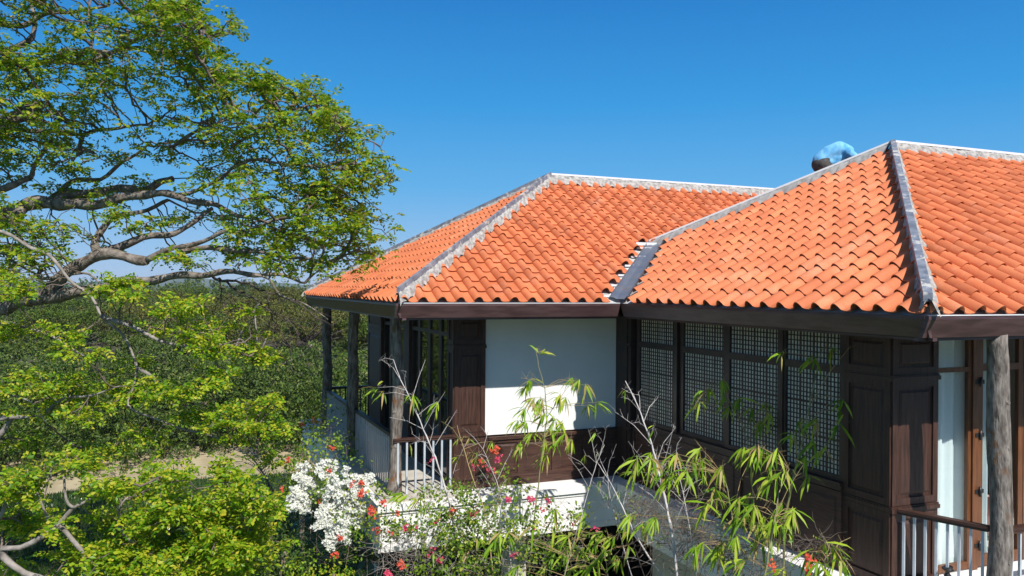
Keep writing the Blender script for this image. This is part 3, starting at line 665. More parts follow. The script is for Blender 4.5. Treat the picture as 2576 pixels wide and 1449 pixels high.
def px_limb(pts, d0, d1, r0, r1, sc=.5291, ox=0, oy=0):
    n = len(pts); return ([at(p[0] * sc + ox, p[1] * sc + oy, d0 + (d1 - d0) * i / (n - 1)) for i, p in enumerate(pts)], r0, r1)
# ---- the big rain tree; its trunk stands left of the frame
root = at(-420, 724, 14.6); root.z = GZ
T1 = empty('rain_tree', root, 'huge spreading rain tree with grey limbs and airy green crown filling the upper left', 'tree')
fork = at(-260, 800, 14.4)
limbs = [([root, Vector((root.x + .1, root.y, GZ + 2.5)), at(-330, 1000, 14.5), fork], .62, .42),
  ([fork, at(-120, 790, 14), at(0, 772, 13.8)] + px_limb([(150, 1422), (400, 1388), (550, 1350), (700, 1330), (900, 1310), (1040, 1298), (1180, 1300), (1330, 1312), (1450, 1345)], 13.6, 12.4, 1, 1)[0], .20, .018),
  px_limb([(130, 1425), (240, 1375), (330, 1290), (440, 1222), (560, 1215), (700, 1240)], 13.7, 13.2, .13, .075),
  px_limb([(440, 1222), (560, 1172), (680, 1128), (800, 1122), (880, 1075), (950, 1040), (1010, 990)], 13.5, 13.8, .085, .03),
  px_limb([(700, 1235), (800, 1190), (900, 1162), (1000, 1135), (1080, 1100), (1200, 1088), (1330, 1040)], 13.2, 12.6, .05, .02),
  px_limb([(460, 1200), (450, 1160), (475, 1100), (520, 1050), (600, 1022), (700, 992), (800, 950)], 13.5, 14.2, .075, .03),
  px_limb([(860, 1190), (1000, 1182), (1150, 1190), (1300, 1212), (1450, 1232), (1570, 1255)], 13.2, 12.6, .055, .014),
  ([fork, at(-150, 640, 14.5), at(0, 545, 14.6)] + px_limb([(100, 985), (230, 962), (350, 975), (480, 965), (600, 940), (720, 918), (850, 938), (1000, 972), (1100, 1010), (1220, 1045), (1340, 1100)], 14.6, 13.2, 1, 1)[0], .21, .02),
  px_limb([(230, 962), (300, 932), (450, 912), (600, 900), (700, 895), (760, 870), (822, 850)], 14.6, 14.8, .11, .055),
  px_limb([(720, 918), (800, 925), (900, 915), (1000, 880), (1080, 820), (1150, 740)], 14, 13.6, .05, .02),
  px_limb([(290, 940), (310, 885), (370, 858), (480, 848), (560, 790), (620, 750), (700, 690)], 14.6, 14.9, .06, .022),
  ([fork, at(-200, 540, 14.8), at(-60, 380, 15)] + px_limb([(0, 600), (80, 560), (150, 530), (185, 490)], 15, 15.2, 1, 1)[0], .22, .13),
  px_limb([(-90, 640), (0, 622), (150, 618), (300, 632), (400, 635), (470, 620), (600, 600), (720, 600)], 14.8, 14, .055, .02),
  px_limb([(400, 635), (380, 690), (400, 715), (445, 728)], 14.4, 14.3, .045, .028),
  px_limb([(-100, 340), (0, 315), (100, 303), (200, 295), (340, 290), (400, 252), (440, 240), (560, 240), (700, 225)], 15.2, 14.4, .085, .02),
  px_limb([(340, 295), (480, 280), (600, 210), (700, 172), (850, 165), (960, 130)], 14.8, 13.8, .06, .014),
  px_limb([(-60, 250), (50, 235), (130, 200), (160, 150), (165, 90), (140, 0), (120, -80)], 15, 15.4, .07, .03),
  px_limb([(-100, 130), (0, 120), (120, 112), (250, 60), (380, 55), (520, 20)], 15.4, 14.8, .07, .02),
  px_limb([(430, 240), (440, 160), (420, 60), (440, -60)], 14.6, 15, .035, .02),
  px_limb([(-100, 925), (0, 898), (100, 868), (145, 840), (165, 780), (230, 700), (250, 640)], 14.4, 14.6, .08, .025),
  px_limb([(-40, 1070), (30, 1050), (80, 1030), (110, 990)], 14.3, 14.5, .14, .10),
  px_limb([(200, 1280), (185, 1320), (330, 1310), (420, 1300), (470, 1340)], 13.6, 13, .04, .012),
  px_limb([(1190, 1300), (1280, 1330), (1330, 1400), (1440, 1440), (1560, 1520)], 12.5, 12.2, .022, .008),
  px_limb([(820, 700), (900, 640), (1000, 600), (1100, 560), (1200, 560)], 14, 13.4, .035, .015),
  px_limb([(1100, 800), (1200, 760), (1300, 770), (1450, 790), (1600, 800)], 13.6, 12.8, .03, .010),
  px_limb([(1340, 1050), (1420, 960), (1500, 900), (1560, 860)], 13, 12.8, .022, .010),
  px_limb([(1100, 700), (1200, 640), (1330, 560), (1450, 500), (1560, 520)], 13.6, 13, .03, .010)]
crown = [(-60, -60), (430, -60), (455, 5), (545, 35), (562, 72), (505, 112), (540, 165), (580, 185), (640, 182), (700, 200), (765, 225), (850, 262), (862, 300), (915, 322), (900, 362), (942, 398), (948, 452), (885, 452), (862, 470), (885, 512), (945, 535), (944, 600), (935, 650), (860, 672), (800, 700), (740, 690), (640, 620), (560, 640), (400, 650), (250, 640), (120, 690), (-60, 690)]
def dens(x, y):
    if y > 480 and x < 560: return .9 if (x < 130 and 560 < y < 700) else (.34 if y < 580 else .20)
    if x > 480 + max(0, (y - 420)) * .5: return .78 if y < 560 else .9
    if x < 260 and 130 < y < 430: return .85
    if y < 230: return .75 if x > 260 else .45
    return .42
crown = [(x - 16 if x > 560 else x, y) for x, y in crown]
rr = random.Random(7); clumps = []; tries = 0
while len(clumps) < 222 and tries < 60000:
    tries += 1; x, y = rr.uniform(-60, 950), rr.uniform(-60, 700)
    if not inpoly(x, y, crown): continue
    w = dens(x, y); md = 26 / w ** .8
    if any((x - c[0]) ** 2 + (y - c[1]) ** 2 < (md * min(1, 1200 / (tries ** .8 + 1) + .55)) ** 2 for c in clumps): continue
    if rr.random() < w: clumps.append((x, y, rr.uniform(12.2, 14.6) if y < 140 else rr.uniform(12.8, 15.8) if x < 600 else rr.uniform(11.9, 14.3)))
for _ in range(90):                                       # the crown goes on above and left of the frame and shades the lawn
    x, y = rr.uniform(-760, 330), rr.uniform(-330, -60)
    clumps.append((x, y, rr.uniform(12.5, 16)))
for _ in range(50): clumps.append((rr.uniform(-760, -70), rr.uniform(-60, 560), rr.uniform(12.5, 16)))
for i in range(0, len(crown) - 1):                       # make sure the outline is carried
    for k in range(2):
        t = rr.random(); x, y = crown[i][0] * (1 - t) + crown[i + 1][0] * t, crown[i][1] * (1 - t) + crown[i + 1][1] * t
        if x > 430 and y < 660: clumps.append((x - 14, y + 8, rr.uniform(12.3, 14)))
A1 = []
for (x, y, d) in clumps:
    c = at(x, y, d); k = rr.randint(4, 8)
    for _ in range(k):
        q = c + Vector((rr.gauss(0, .20), rr.gauss(0, .26), rr.gauss(0, .07)))
        if 3.0 < q.x and q.y > 11.5 and q.z < ZE + .5 + max(0, (q.x - 3.0)) * .6: continue
        A1.append(q)
N, P, end = grow_tree(T1, limbs, A1, .0066, .05, seed=3)
mb = MB()
for q_, a_, b_ in [
  px_limb([(900, 270), (1000, 300), (1200, 310), (1400, 400), (1600, 460), (1750, 530), (1860, 620), (1960, 710)], 12.8, 12, .024, .006, .2605, 301.6, 628.7),
  px_limb([(1020, 305), (1150, 400), (1280, 460), (1440, 570), (1480, 680), (1560, 800), (1620, 900), (1700, 950)], 12.7, 12.2, .020, .005, .2605, 301.6, 628.7),
  px_limb([(955, 280), (980, 380), (972, 500)], 12.7, 12.6, .013, .006, .2605, 301.6, 628.7), px_limb([(1425, 415), (1440, 560), (1520, 640), (1650, 700)], 12.3, 12.2, .012, .004, .2605, 301.6, 628.7),
  px_limb([(1480, 600), (1600, 650), (1700, 780), (1750, 900)], 12.3, 12.0, .010, .003, .2605, 301.6, 628.7), px_limb([(980, 380), (1060, 430), (1110, 520), (1060, 600)], 12.6, 12.4, .010, .004, .2605, 301.6, 628.7),
  px_limb([(1300, 740), (1330, 800), (1400, 870), (1500, 940)], 12.3, 12.0, .008, .003, .2605, 301.6, 628.7)]:
    n = len(q_); dn_ = []
    for i in range(n - 1):
        for k in range(5): dn_.append(q_[i].lerp(q_[i + 1], k / 5) + Vector((0, rr.uniform(-.015, .015), rr.uniform(-.02, .02))))
    dn_.append(q_[-1]); mb.tube(dn_, [a_ + (b_ - a_) * i / (len(dn_) - 1) for i in range(len(dn_))], 6)
    for k in range(9):
        p = rr.choice(dn_[4:]); v = Vector((rr.uniform(-.2, .5), rr.uniform(-.3, .3), rr.uniform(-.45, .1))); mb.tube([p, p + v * .5 + Vector((0, 0, .03)), p + v], [.006, .004, .002], 4)
mb.build('drooping_branch', 'darktwig', T1)
rs = np.random.RandomState(5)
LC = [A1[a] for a in end]
sprays(T1, 'crown', LC, 'lf_rain', rs, per=5, flen=.18, pairs=4, ll=.070, lw=.042, spread=.085)
adopt(T1)
# ---- lower boughs: second, nearer tree whose branches droop in front of the forest
r2 = at(-330, 724, 12); r2.z = GZ
T2 = empty('leaning_tree', r2, 'tree with one pale sagging bough and bright feathery foliage hanging before the forest', 'tree', None)
def p2(pts, d0, d1, a, b): return px_limb(pts, d0, d1, a, b, .5372, 0, 671)
limbs2 = [([r2, Vector((r2.x + .3, r2.y, -4)), at(-300, 700, 12.6), at(-180, 560, 13), at(-60, 560, 13), at(60, 612, 12.8)] + p2([(225, -50), (340, 70), (430, 150), (480, 230), (570, 320), (620, 400), (640, 480), (620, 580), (600, 640), (680, 700), (800, 740), (950, 780), (1100, 850), (1200, 870)], 12.6, 11.4, 1, 1)[0], .07, .010),
  p2([(480, 230), (560, 262), (680, 310), (780, 355), (900, 380), (1000, 370)], 12.1, 11.8, .045, .010),
  p2([(640, 470), (720, 520), (760, 600), (830, 650), (940, 640)], 12, 11.8, .03, .008),
  p2([(-120, 740), (100, 700), (200, 690), (300, 620), (420, 600), (560, 560)], 12, 11.6, .05, .010),
  p2([(-120, 560), (60, 600), (150, 640), (220, 740)], 12, 11.8, .03, .008),
  p2([(-60, 260), (60, 270), (180, 300), (300, 360), (400, 420)], 12.6, 12, .04, .008),
  ([r2 + Vector((.1, 0, 1.6)), at(-200, 1120, 11.9)] + p2([(-60, 820), (60, 700)], 12, 12, 1, 1)[0], .10, .04)]
cl2 = [((470, 920), (60, 270), 17), ((650, 1200), (200, 330), 15), ((0, 230), (200, 330), 7), ((150, 450), (330, 430), 7), ((400, 740), (470, 640), 13), ((930, 1250), (350, 560), 13), ((0, 180), (470, 720), 11), ((200, 620), (560, 720), 14), ((860, 920), (640, 760), 3), ((960, 1260), (630, 810), 12), ((1150, 1420), (750, 900), 11), ((640, 760), (700, 790), 3), ((300, 700), (380, 480), 9), ((0, 140), (740, 830), 3), ((500, 640), (0, 130), 4), ((640, 980), (520, 620), 6), ((380, 560), (800, 900), 4), ((0, 210), (30, 160), 6)]
A2 = []
for (xa, ya, n) in cl2:
    for _ in range(n):
        if rr.random() < .50: continue
        c = at(rr.uniform(*xa) * .5372, 671 + rr.uniform(*ya) * .5372, rr.uniform(11.2, 12.8))
        for _ in range(rr.randint(5, 8)):
            q = c + Vector((rr.gauss(0, .14), rr.gauss(0, .18), rr.gauss(0, .05)))
            if q.x < 2.6: A2.append(q)
N, P, end = grow_tree(T2, limbs2, A2, .0042, .03, seed=5, bark='palebark')
sprays(T2, 'crown', [A2[a] for a in end], 'lf_bright', rs, per=5, flen=.17, pairs=4, ll=.064, lw=.038, spread=.06); adopt(T2)
# ---- near bottom-left young tree
r3 = at(330, 1449, 9.2); r3.z = GZ
T3 = empty('young_rain_tree', r3, 'young tree with bright yellow green feathery leaves along the bottom left edge', 'tree')
def p3(pts, d0, d1, a, b): return px_limb(pts, d0, d1, a, b, .5372, 0, 671)
limbs3 = [([r3, at(330, 1900, 9.2), at(360, 1600, 9.2), at(400, 1420, 9.2)] + p3([(800, 1250), (870, 1190), (900, 1060)], 9.2, 9.4, 1, 1)[0], .10, .012),
  ([at(340, 1650, 9.2), at(180, 1500, 9.0), at(60, 1440, 8.8), at(0, 1385, 8.8)] + p3([(100, 1320), (240, 1225), (320, 1160), (345, 1130), (310, 1080), (300, 980)], 8.8, 8.8, 1, 1)[0], .06, .012),
  p3([(345, 1130), (420, 1090), (470, 1040), (520, 1010)], 8.8, 8.8, .02, .006), p3([(240, 1225), (200, 1120), (160, 1040), (120, 1060)], 8.8, 8.6, .018, .006),
  p3([(0, 1180), (30, 1100), (50, 1000)], 8.8, 8.8, .025, .008), p3([(280, 1215), (350, 1290), (390, 1340), (400, 1450)], 8.8, 8.8, .03, .02), p3([(235, 1000), (240, 940), (200, 1120)], 8.8, 8.8, .010, .006),
  ([at(400, 1500, 9.2)] + p3([(950, 1330), (1100, 1270), (1200, 1200), (1250, 1100)], 9.3, 9.6, 1, 1)[0], .035, .008),
  ([at(380, 1480, 9.2)] + p3([(620, 1300), (560, 1220), (560, 1130), (600, 1080)], 9.1, 9.2, 1, 1)[0], .03, .008)]
cl3 = [((235, 400), (900, 950), 5), ((0, 200), (990, 1080), 7), ((420, 600), (1010, 1090), 6), ((20, 230), (1140, 1240), 8), ((360, 600), (1150, 1450), 22), ((600, 1000), (1070, 1449), 42), ((860, 1200), (1120, 1440), 30), ((1040, 1120), (930, 1020), 5), ((1060, 1320), (1040, 1180), 14), ((300, 560), (1300, 1460), 12), ((700, 820), (940, 1030), 6), ((1000, 1150), (1300, 1460), 10), ((0, 130), (1360, 1460), 4)]
A3 = []
for (xa, ya, n) in cl3:
    for _ in range(n):
        c = at(rr.uniform(*xa) * .5372, 671 + rr.uniform(*ya) * .5372, rr.uniform(8.5, 10.2))
        if rr.random() < .18: continue
        for _ in range(rr.randint(3, 6)): A3.append(c + Vector((rr.gauss(0, .10), rr.gauss(0, .14), rr.gauss(0, .045))))
for _ in range(60):                                       # the crown goes on below the frame
    A3.append(at(rr.uniform(100, 700), rr.uniform(1449, 1700), rr.uniform(8.6, 10)))
N, P, end = grow_tree(T3, limbs3, A3, .0036, .022, seed=8, bark='palebark', step=.10, kill=.12)
sprays(T3, 'crown', [A3[a] for a in end], 'lf_bright', rs, per=6, flen=.17, pairs=4, ll=.060, lw=.036, spread=.05); adopt(T3)

# ---- thicket edge of mango-like bushes: reads as one mass of leaves
def shell(centers, radii, dens_, rs, zlow=-.2, tuft=.17):
    C = []; Nn = []
    for c, r in zip(centers, radii):
        n = int(dens_ * 4 * math.pi * ((r[0] * r[1] + r[0] * r[2] + r[1] * r[2]) / 3) * .6); m = max(4, n // 11); d = unit(rs.normal(size=(m, 3))); d = d[d[:, 2] > zlow]; m = len(d)
        b = 1 + .10 * np.sin(d[:, 0:1] * 7 + c[0]) * np.sin(d[:, 1:2] * 6 + c[1]) + .05 * np.sin(d[:, 2:3] * 17 + c[0] * 3)
        tc = np.array(c) + d * np.array(r) * b * rs.uniform(.88, 1.04, (m, 1)); k = max(1, n // max(m, 1)); o = unit(rs.normal(size=(m * k, 3)) + np.array([0, 0, .5])); T = np.repeat(tc, k, 0); D = np.repeat(d, k, 0); ts = np.repeat(rs.uniform(.6, 1.4, (m, 1)), k, 0)
        C.append(T + o * tuft * ts * rs.uniform(.3, 1, (len(T), 1))); Nn.append(unit(o + .5 * D))
    return np.concatenate(C), np.concatenate(Nn)
def visible(C):                                           # leave out leaves hidden far outside the frame
    r = C @ np.array(CR); f = C @ np.array(CF); x = 1288 + F_PX * r / f
    return (x > -260) & (x < 1150)
def mass(name, label, cat, centers, radii, dens_, ll, lw, mat, seed, parent=None, kind=None, zlow=-.2, tilt=.5):
    rs = np.random.RandomState(seed); C, Nn = shell(centers, radii, dens_, rs, zlow); m = visible(C) if kind else slice(None); C, Nn = C[m], Nn[m]
    A = unit(Nn * .35 + rs.normal(0, .6, C.shape) + np.array([0, 0, -.45])); NN = unit(Nn + np.array([0, 0, .5]) + rs.normal(0, tilt, C.shape))
    o = leaves(name, C, A, NN, ll * rs.uniform(.7, 1.3, len(C)), lw * rs.uniform(.7, 1.3, len(C)), mat, parent)
    if kind: o['kind'] = kind; o['label'] = label; o['category'] = cat
    return o
cs = []; rd = []; rr = random.Random(21)
for row, (dd, top, rad) in enumerate(((37.5, -5.3, 1.7), (39.5, -4.8, 1.9), (42, -4.3, 2.1), (45, -3.8, 2.3))):
    x = -350
    while x < 1350:
        r = rad * rr.uniform(.8, 1.25); c = at(x, 724, dd + rr.uniform(-1, 1)); z = top + rr.uniform(-.6, .5) - r * .7
        cs.append((c.x, c.y, z)); rd.append((r * 1.15, r * 1.15, r * .95 + (0 if row else 1.2))); x += r * 1.7 / dd * F_PX
for x in range(-340, 1300, 58):                           # skirt down to the grass
    dd = np.interp(x, [-340, 0, 230, 317, 430, 520, 1300], [29.5, 30.8, 31.4, 32.8, 34.4, 36.0, 37]) + .9
    for kk in range(4):
        c = at(x + rr.uniform(-30, 30), 724, dd + kk * 1.7 + rr.uniform(-.3, .3)); r = rr.uniform(.9, 1.35) + .12 * kk; cs.append((c.x, c.y, GZ + .9 + kk * .42 + rr.uniform(-.15, .25))); rd.append((r, r, r * 1.15))
mass('thicket', 'dense dark green thicket rising like a wall beyond the dry grass strip', 'thicket', cs, rd, 62, .19, .07, 'lf_mango', 4, kind='stuff', zlow=-.85)

# ---- umbrella crowned trees of the forest, each a thing
def umbrella_tree(loc, r, h, seed, mat, label, leaf=.20, n=2600):
    rs = np.random.RandomState(seed); rr = random.Random(seed); T = empty('forest_tree', loc, label, 'tree', 'trees of the forest behind the thicket'); x, y, z = loc
    mb = MB(); top = z + h; forkp = Vector((x, y, z + h * .45)); mb.tube([(x, y, z), (x + .1, y, z + h * .25), forkp], [.028 * h * 1.4, .025 * h * 1.2, .02 * h * 1.2], 7)
    pads = []
    for i in range(28):
        a = rr.uniform(0, 6.28); q = rr.random() ** .5 * r; zz = top - .22 * h * (q / r) ** 2 - rr.choice((0, .10, .22, .36)) * h * .9
        e = Vector((x + math.cos(a) * q, y + math.sin(a) * q, zz)); pads.append((e, r * rr.uniform(.14, .27)))
        mid = forkp.lerp(e, .55) + Vector((0, 0, h * .02)); mb.tube([forkp, mid, e - Vector((0, 0, .1))], [.011 * h, .007 * h, .003 * h], 5)
    mb.build('trunk', 'darktwig', T)
    cc = [(p.x, p.y, p.z) for p, q in pads]; rad = [(q, q, q * .34) for p, q in pads]; tot = sum(q * q for p, q in pads)
    C, Nn = shell(cc, rad, n / (tot * 4 * math.pi * .55 * .6), rs, -.25, .26)
    A = unit(Nn * .3 + rs.normal(0, .6, C.shape)); NN = unit(Nn * .5 + np.array([0, 0, 1.0]) + rs.normal(0, .4, C.shape))
    leaves('crown', C, A, NN, leaf * rs.uniform(.7, 1.4, len(C)), leaf * .55 * rs.uniform(.7, 1.3, len(C)), mat, T); adopt(T)
    return T
spec = [  # px x, distance, crown top px y, radius, material, label
 (-20, 56, 790, 5.5, 'lf_forest', 'flat crowned green tree in the forest at the left edge, above the thicket'),
 (170, 60, 770, 5.2, 'lf_forest', 'spreading green tree right of the left edge tree, behind the pale sagging bough'),
 (330, 66, 775, 5.5, 'lf_forest2', 'olive crowned tree behind the bright foliage, left of the forest middle'),
 (480, 58, 800, 5.0, 'lf_forest', 'broad green tree in the middle of the forest just above the thicket'),
 (610, 62, 765, 5.2, 'lf_forest2', 'brownish olive tree behind the drooping branch tips, left of the house'),
 (745, 56, 752, 5.6, 'lf_forest2', 'dry brown green spreading tree closest to the left corner of the roof'),
 (880, 60, 790, 4.6, 'lf_forest', 'green tree seen between the log posts of the far balcony'),
 (1010, 58, 780, 4.6, 'lf_forest', 'tree behind the far balcony, mostly hidden by the house'),
 (60, 84, 752, 7, 'lf_forest', 'tall green crown of the second rank near the left edge'),
 (260, 88, 748, 7, 'lf_forest', 'rounded second rank crown under the thick lowest limb'),
 (430, 84, 745, 6.5, 'lf_forest2', 'yellowish second rank crown rising above the bright foliage clump'),
 (585, 92, 722, 6.5, 'lf_forest2', 'tall brown topped crown that breaks the horizon left of the roof corner'),
 (700, 88, 728, 6.0, 'lf_forest2', 'umbrella shaped crown touching the horizon beside the roof corner'),
 (850, 86, 745, 6.5, 'lf_forest', 'second rank green crown behind the far balcony posts'),
 (140, 125, 738, 9, 'lf_forest', 'distant wide crown on the horizon below the limbs at left'),
 (350, 130, 735, 9, 'lf_forest2', 'distant olive crown on the horizon above the forest middle'),
 (520, 128, 722, 8, 'lf_forest', 'distant dark crown on the horizon left of the tall brown crown'),
 (650, 135, 724, 8, 'lf_forest', 'distant crown on the horizon between the two tall forest trees'),
 (770, 130, 727, 8, 'lf_forest2', 'distant crown on the horizon right beside the orange roof edge')]
for i, (px, dd, py, r, mt, lab) in enumerate(spec):
    p = at(px, 724.5, dd); zt = at(px, py, dd).z; umbrella_tree((p.x, p.y, GZ), r, zt - GZ, 40 + i, {1: 'lf_forest4', 2: 'lf_forest3'}.get(i % 3, mt) if mt == 'lf_forest' else mt, lab, .10 + dd * .0011, 13000 if dd < 80 else 9000)
dt = at(690, 724, 47); DT = empty('dead_tree', (dt.x, dt.y, GZ), 'bleached leafless dead limbs poking out of the forest left of the log posts', 'tree')
mb = MB(); mb.tube([(dt.x, dt.y, GZ), (dt.x + .1, dt.y, -5.4), tuple(at(650, 900, 47))], [.22, .16, .10], 7)
for a_, b_, r_ in (((650, 900), (700, 924), .07), ((702, 922), (742, 905), .10), ((765, 890), (784, 868), .07), ((650, 900), (603, 852), .09), ((603, 852), (590, 880), .06), ((650, 900), (676, 840), .05), ((640, 780), (655, 762), .05), ((650, 900), (640, 780), .05), ((742, 905), (765, 890), .05), ((603, 852), (612, 822), .05)):
    mb.tube([at(*a_, 46.5), at((a_[0] + b_[0]) / 2, (a_[1] + b_[1]) / 2 - 2, 46.4), at(*b_, 46.2)], [r_ * 1.1, r_, r_ * .7], 6)
mb.build('trunk', 'palebark', DT); adopt(DT)
# forest mass between and beyond the single trees, hills on the skyline
cs = []; rd = []; rr = random.Random(77)
for dd, top, r0 in ((53, -4.0, 3.0), (70, -3.2, 4), (100, -2.6, 6), (150, -2.0, 8), (220, -1.4, 11), (330, -.6, 16), (480, .8, 22)):
    x = -260
    while x < 1150:
        r = r0 * rr.uniform(.75, 1.25); c = at(x, 724, dd * rr.uniform(.94, 1.06)); cs.append((c.x, c.y, top + rr.uniform(-.5, .35) - r * .45)); rd.append((r, r, r * .5)); x += r * 1.25 / dd * F_PX
def far_mass():
    rs = np.random.RandomState(9); Cs = []; Ns = []; Ls = []
    for c, r in zip(cs, rd):
        dist = math.hypot(c[0], c[1]); C, Nn = shell([c], [r], 40000 / dist ** 2, rs, .0, dist * .0065); Cs.append(C); Ns.append(Nn); Ls.append(np.full(len(C), .0052 * dist))
    C = np.concatenate(Cs); Nn = np.concatenate(Ns); Ls = np.concatenate(Ls); m = visible(C); C, Nn, Ls = C[m], Nn[m], Ls[m]
    A = unit(Nn * .3 + rs.normal(0, .6, C.shape)); NN = unit(Nn * .5 + np.array([0, 0, .8]) + rs.normal(0, .45, C.shape))
    o = leaves('distant_forest', C, A, NN, Ls * rs.uniform(.6, 1.3, len(C)), Ls * .55, 'lf_forest'); o['kind'] = 'stuff'; o['label'] = 'continuous tree canopy stretching to the horizon'; o['category'] = 'forest'
far_mass()
n = 90; vs = []; fs = []
for i in range(n + 1):
    x = -900 + i * 30; d = 1500; c = at(x, 724, d); h = 7 + 5 * math.sin(i * .31) + 3.5 * math.sin(i * .83 + 1) + 1.2 * math.sin(i * 2.9); vs += [(c.x, c.y, GZ - 20), (c.x, c.y, h), (c.x * 1.25, c.y * 1.25, h * .6)]
for i in range(n): a = i * 3; fs += [(a, a + 3, a + 4, a + 1), (a + 1, a + 4, a + 5, a + 2)]
MB().add(vs, fs, True).build('hills', surf('hazy woods', (.05, .085, .075), (.075, .11, .095), .02, 1), kind='structure')

# ---- dry grass strip in front of the thicket
pb = [(-250, 1292), (-100, 1272), (0, 1258), (110, 1246), (215, 1232), (322, 1219), (457, 1208), (553, 1202), (700, 1192), (900, 1182)]
def on_ground(x, y, z=GZ):
    v = at(x, y, 1); return v * (z / v.z)
pts = [on_ground(x, y) for x, y in pb]; n = len(pts)
MB().add([(p.x, p.y, GZ + .006) for p in pts] + [(p.x, p.y + 7, GZ + .006) for p in pts], [(i, i + 1, n + i + 1, n + i) for i in range(n - 1)]).build('path', 'path', kind='structure')
rs = np.random.RandomState(31); n = 42000
gx = rs.uniform(-200, 900, n); gy = np.interp(gx, [p[0] for p in pb], [p[1] for p in pb]) + 3 + rs.random(n) ** 1.3 * 300; G = np.array([tuple(on_ground(a, b)) for a, b in zip(gx, gy)])
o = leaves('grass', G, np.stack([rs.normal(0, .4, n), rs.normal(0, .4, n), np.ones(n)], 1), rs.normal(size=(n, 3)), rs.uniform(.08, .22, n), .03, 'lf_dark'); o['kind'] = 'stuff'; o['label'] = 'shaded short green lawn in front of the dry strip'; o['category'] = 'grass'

# ================================================================== PLANTS AT THE HOUSE
def fan(rr, c, d, n=7, L=.22, W=.026):
    """a spray of narrow blades from one point, hanging towards d"""
    C = []; A = []; Nn = []; Ls = []
    d = Vector(d).normalized()
    for i in range(n):
        a = (d + Vector((rr.gauss(0, .62), rr.gauss(0, .5), rr.gauss(0, .38)))).normalized(); C.append(Vector(c) + Vector((rr.gauss(0, .012), rr.gauss(0, .012), rr.gauss(0, .015)))); A.append(a); Nn.append(Vector((rr.gauss(0, .5), rr.gauss(-.5, .4), 1))); Ls.append(L * rr.uniform(.6, 1.2))
    return C, A, Nn, Ls
def bamboo(label, culm, depth, fans, r0=.016, mat='culm', twigs=(), seed=0, name='bamboo', L=.27, extra=0, n=7, hang=(-.45, -.1, -.75), base_z=GZ, df=.35):
    rr = random.Random(seed); n0 = len(culm); d0, d1 = depth if hasattr(depth, '__len__') else (depth, depth)
    pts = [at(x, y, d0 + (d1 - d0) * i / max(1, n0 - 1)) for i, (x, y) in enumerate(culm)]
    b = Vector((pts[0].x + (pts[0].x - pts[1].x) * 1.2, pts[0].y, base_z)); pts = [b] + pts; T = empty(name, b, label, 'bamboo', 'bamboo growing beside the house')
    dense = []
    for i in range(len(pts) - 1):
        m = 4
        for k in range(m): dense.append(pts[i].lerp(pts[i + 1], k / m) + Vector((rr.uniform(-.006, .006), 0, 0)))
    dense.append(pts[-1]); k = len(dense); rad = [r0 * (1 - .75 * i / (k - 1)) * (1.18 if i % 3 == 0 else 1) for i in range(k)]
    mb = MB(); mb.tube(dense, rad, 7); mb.build('culm', mat, T)
    tw = MB()
    def twig(a, q, r=.0035, side=True):
        a, q = Vector(a), Vector(q); m = a.lerp(q, .5) + Vector((rr.uniform(-.03, .03), rr.uniform(-.03, .03), .04)); tw.tube([a, m, q], [r, r * .8, r * .4], 4, cap=False)
        if side:
            for _ in range(3):
                t = rr.uniform(.3, 1); p = a.lerp(q, t) + Vector((0, 0, .02)); tw.tube([p, p + Vector((rr.uniform(-.10, .10), rr.uniform(-.06, .06), rr.uniform(.0, .13)))], [r * .5, r * .25], 3, cap=False)
    top = [p for p in dense[5:]] or dense
    for (xa, ya, xb, yb) in twigs: twig(at(xa, ya, d1), at(xb, yb, d1 + rr.uniform(-.25, .25)), .005)
    C = []; A = []; Nn = []; Ls = []
    for f in fans:
        x, y = f[0], f[1]; q = at(x, y, d1 + rr.uniform(-df, df)); a = min(top, key=lambda p: (p - q).length + .8 * max(0, p.z - q.z)); twig(a, q, .004)
        hg = f[2] if len(f) > 2 else hang; c_, a_, n_, l_ = fan(rr, q, hg, n, L); C += c_; A += a_; Nn += n_; Ls += l_
    for _ in range(extra):
        p = rr.choice(top[1:]); q = p + Vector((rr.uniform(-.35, .35), rr.uniform(-.25, .25), rr.uniform(-.05, .3))); twig(p, q, .0035)
        if rr.random() < .5: c_, a_, n_, l_ = fan(rr, q, hang, 3, L * .6); C += c_; A += a_; Nn += n_; Ls += l_
    tw.build('twigs', 'straw' if mat != 'culm' else 'culm', T)
    if C: leaves('leaf_blades', C, A, Nn, np.array(Ls), np.array(Ls) * .10 + .004, 'lf_bamboo', T, droop=.22)
    adopt(T)
def r5(l): return [(1469.5 + f[0] * .4048, 862.5 + f[1] * .4048) + tuple(f[2:]) for f in l]
def r4(l): return [(894.5 + f[0] * .4048, 862.5 + f[1] * .4048) + tuple(f[2:]) for f in l]
bamboo('nearly bare pale bamboo with orange leaf tips before the balcony corner post', [(1163, 1449), (1128, 1250), (1095, 1150), (1065, 1080), (1035, 1010), (1008, 955), (990, 905)], (11.6, 11.9), [(950, 975, (-.9, 0, -.35)), (965, 990, (-.8, 0, -.7)), (1040, 995), (1100, 1010)], .017, twigs=[(1065, 1080, 1120, 985), (1095, 1150, 1035, 1090), (1035, 1010, 1070, 905), (1010, 960, 960, 905), (1128, 1250, 1060, 1190), (1065, 1080, 980, 1050), (1095, 1120, 1150, 1030), (1128, 1230, 1170, 1120)], seed=1, n=8, extra=9)
